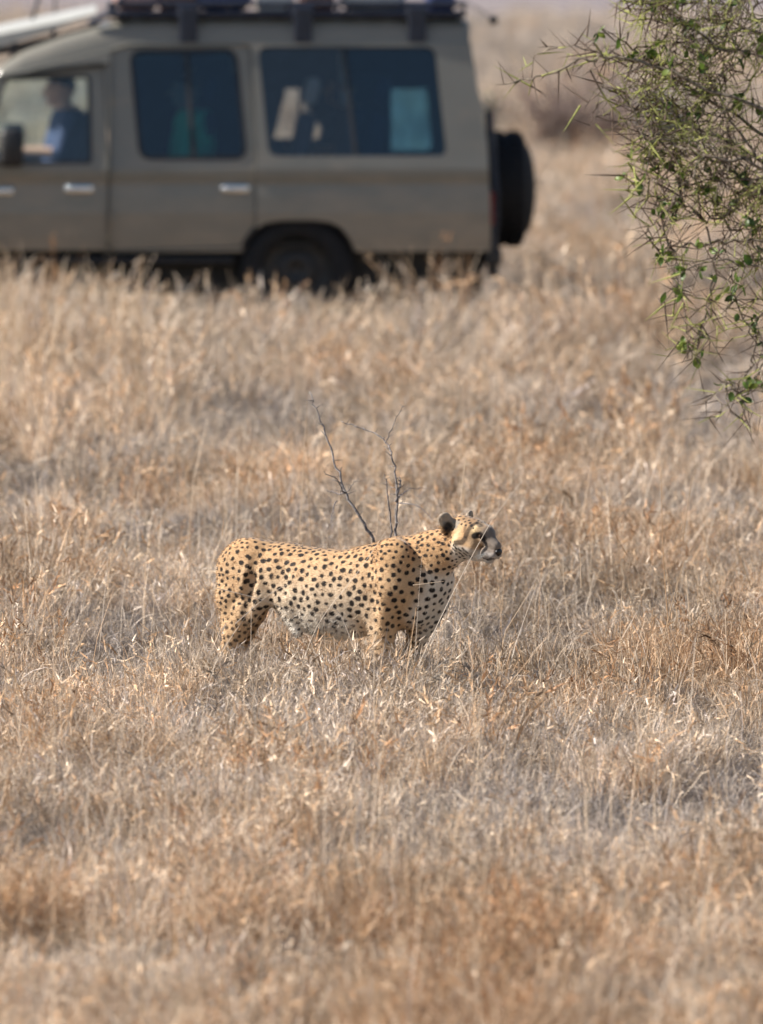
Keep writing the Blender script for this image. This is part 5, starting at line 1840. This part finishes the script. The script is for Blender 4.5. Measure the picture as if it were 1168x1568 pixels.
    for i, (p, d, l) in enumerate(lf):
        if i >= 295: break
        o = bpy.data.objects.new('leaf', leaf_mes[i % 3])
        COL.objects.link(o); o.parent = root
        q = d.to_track_quat('Y', 'Z') @ Quaternion((0, 1, 0), rng.uniform(0, 6.283))
        o.location = p; o.rotation_mode = 'QUATERNION'; o.rotation_quaternion = q; o.scale = (l, l, l)
    rest = MB()
    for (p, d, l) in lf[295:]:
        a = d.orthogonal().normalized()
        rest.add([p, p + d * l * 0.5 + a * l * 0.3, p + d * l, p + d * l * 0.5 - a * l * 0.3], [(0, 1, 2, 3)])
    if rest.v:
        rest.build('foliage', M['leaf'], root)['kind'] = 'stuff'
thorn_bush()

# ------------------------------------------------------------------ blurred shrubs beyond
def far_shrub(label, px, py, D, wid, hgt, mat, leaf_mat, nb, nleaf, seed):
    rng = random.Random(seed)
    b = at(px, py, D)
    root = tag(empty('leafless_shrub', (b.x, D, gz(b.x, D))), label, 'shrub', 'scrub beyond the vehicle')
    st, tw = MB(), MB()
    ends = []
    for i in range(nb):
        az = rng.uniform(0, 6.283); sp = rng.uniform(0.1, 1) * wid / 2
        tip = Vector((math.cos(az) * sp, math.sin(az) * sp, hgt * rng.uniform(0.5, 1)))
        pts = catmull([Vector((0, 0, -0.05)), tip * 0.4 + Vector((0, 0, 0.1 * hgt)), tip], 4)
        pts = [p + Vector((rng.gauss(0, .015), rng.gauss(0, .015), rng.gauss(0, .015))) for p in pts]
        st.tube(pts, [0.012 - 0.001 * j for j in range(len(pts))], 5)
        for j in range(2, len(pts)):
            for _ in range(4):
                d = Vector((rng.gauss(0, 1), rng.gauss(0, 1), rng.gauss(0.4, .8))).normalized()
                e = pts[j] + d * rng.uniform(0.08, 0.3) * hgt * 0.7
                tw.tube([pts[j], e], [0.005, 0.0015], 3, False)
                ends.append(e)
    st.build('stems', mat, root)
    tw.build('twigs', mat, root)['kind'] = 'stuff'
    lv = MB()
    for i in range(nleaf):
        e = rng.choice(ends)
        p = e + Vector((rng.gauss(0, .05), rng.gauss(0, .05), rng.gauss(0, .05)))
        d = Vector((rng.gauss(0, 1), rng.gauss(0, 1), rng.gauss(0, 1))).normalized(); a = d.orthogonal()
        s = rng.uniform(0.012, 0.03)
        lv.add([p, p + d * s + a * s * .5, p + d * 2 * s, p + d * s - a * s * .5], [(0, 1, 2, 3)])
    if nleaf:
        lv.build('foliage', leaf_mat, root)['kind'] = 'stuff'
M['mauve_bark'] = bark('mauve_bark', (0.15, 0.11, 0.105), (0.27, 0.21, 0.19))
M['grey_bark'] = bark('grey_bark', (0.16, 0.155, 0.165), (0.27, 0.26, 0.27))
M['grey_leaf'] = simple('grey_leaf', (0.11, 0.125, 0.085), 0.8, 0.2, 10)
M['dry_leaf'] = simple('dry_leaf', (0.23, 0.155, 0.115), 0.9, 0.2, 10)
far_shrub('brownish leafless shrub just right of the spare wheel, blurred', 855, 268, 59, 1.3, 1.05, M['mauve_bark'], M['dry_leaf'], 26, 900, 1)
far_shrub('mauve brown shrub between the spare wheel and the thorn bush', 935, 262, 60, 0.9, 0.75, M['mauve_bark'], M['dry_leaf'], 22, 700, 2)
far_shrub('grey shrub half hidden behind the thorn bush', 1030, 255, 60.5, 0.9, 0.6, M['grey_bark'], M['grey_leaf'], 24, 900, 3)
far_shrub('small greenish shrub showing above the spare wheel', 750, 225, 62, 0.5, 0.5, M['grey_bark'], M['grey_leaf'], 14, 500, 4)
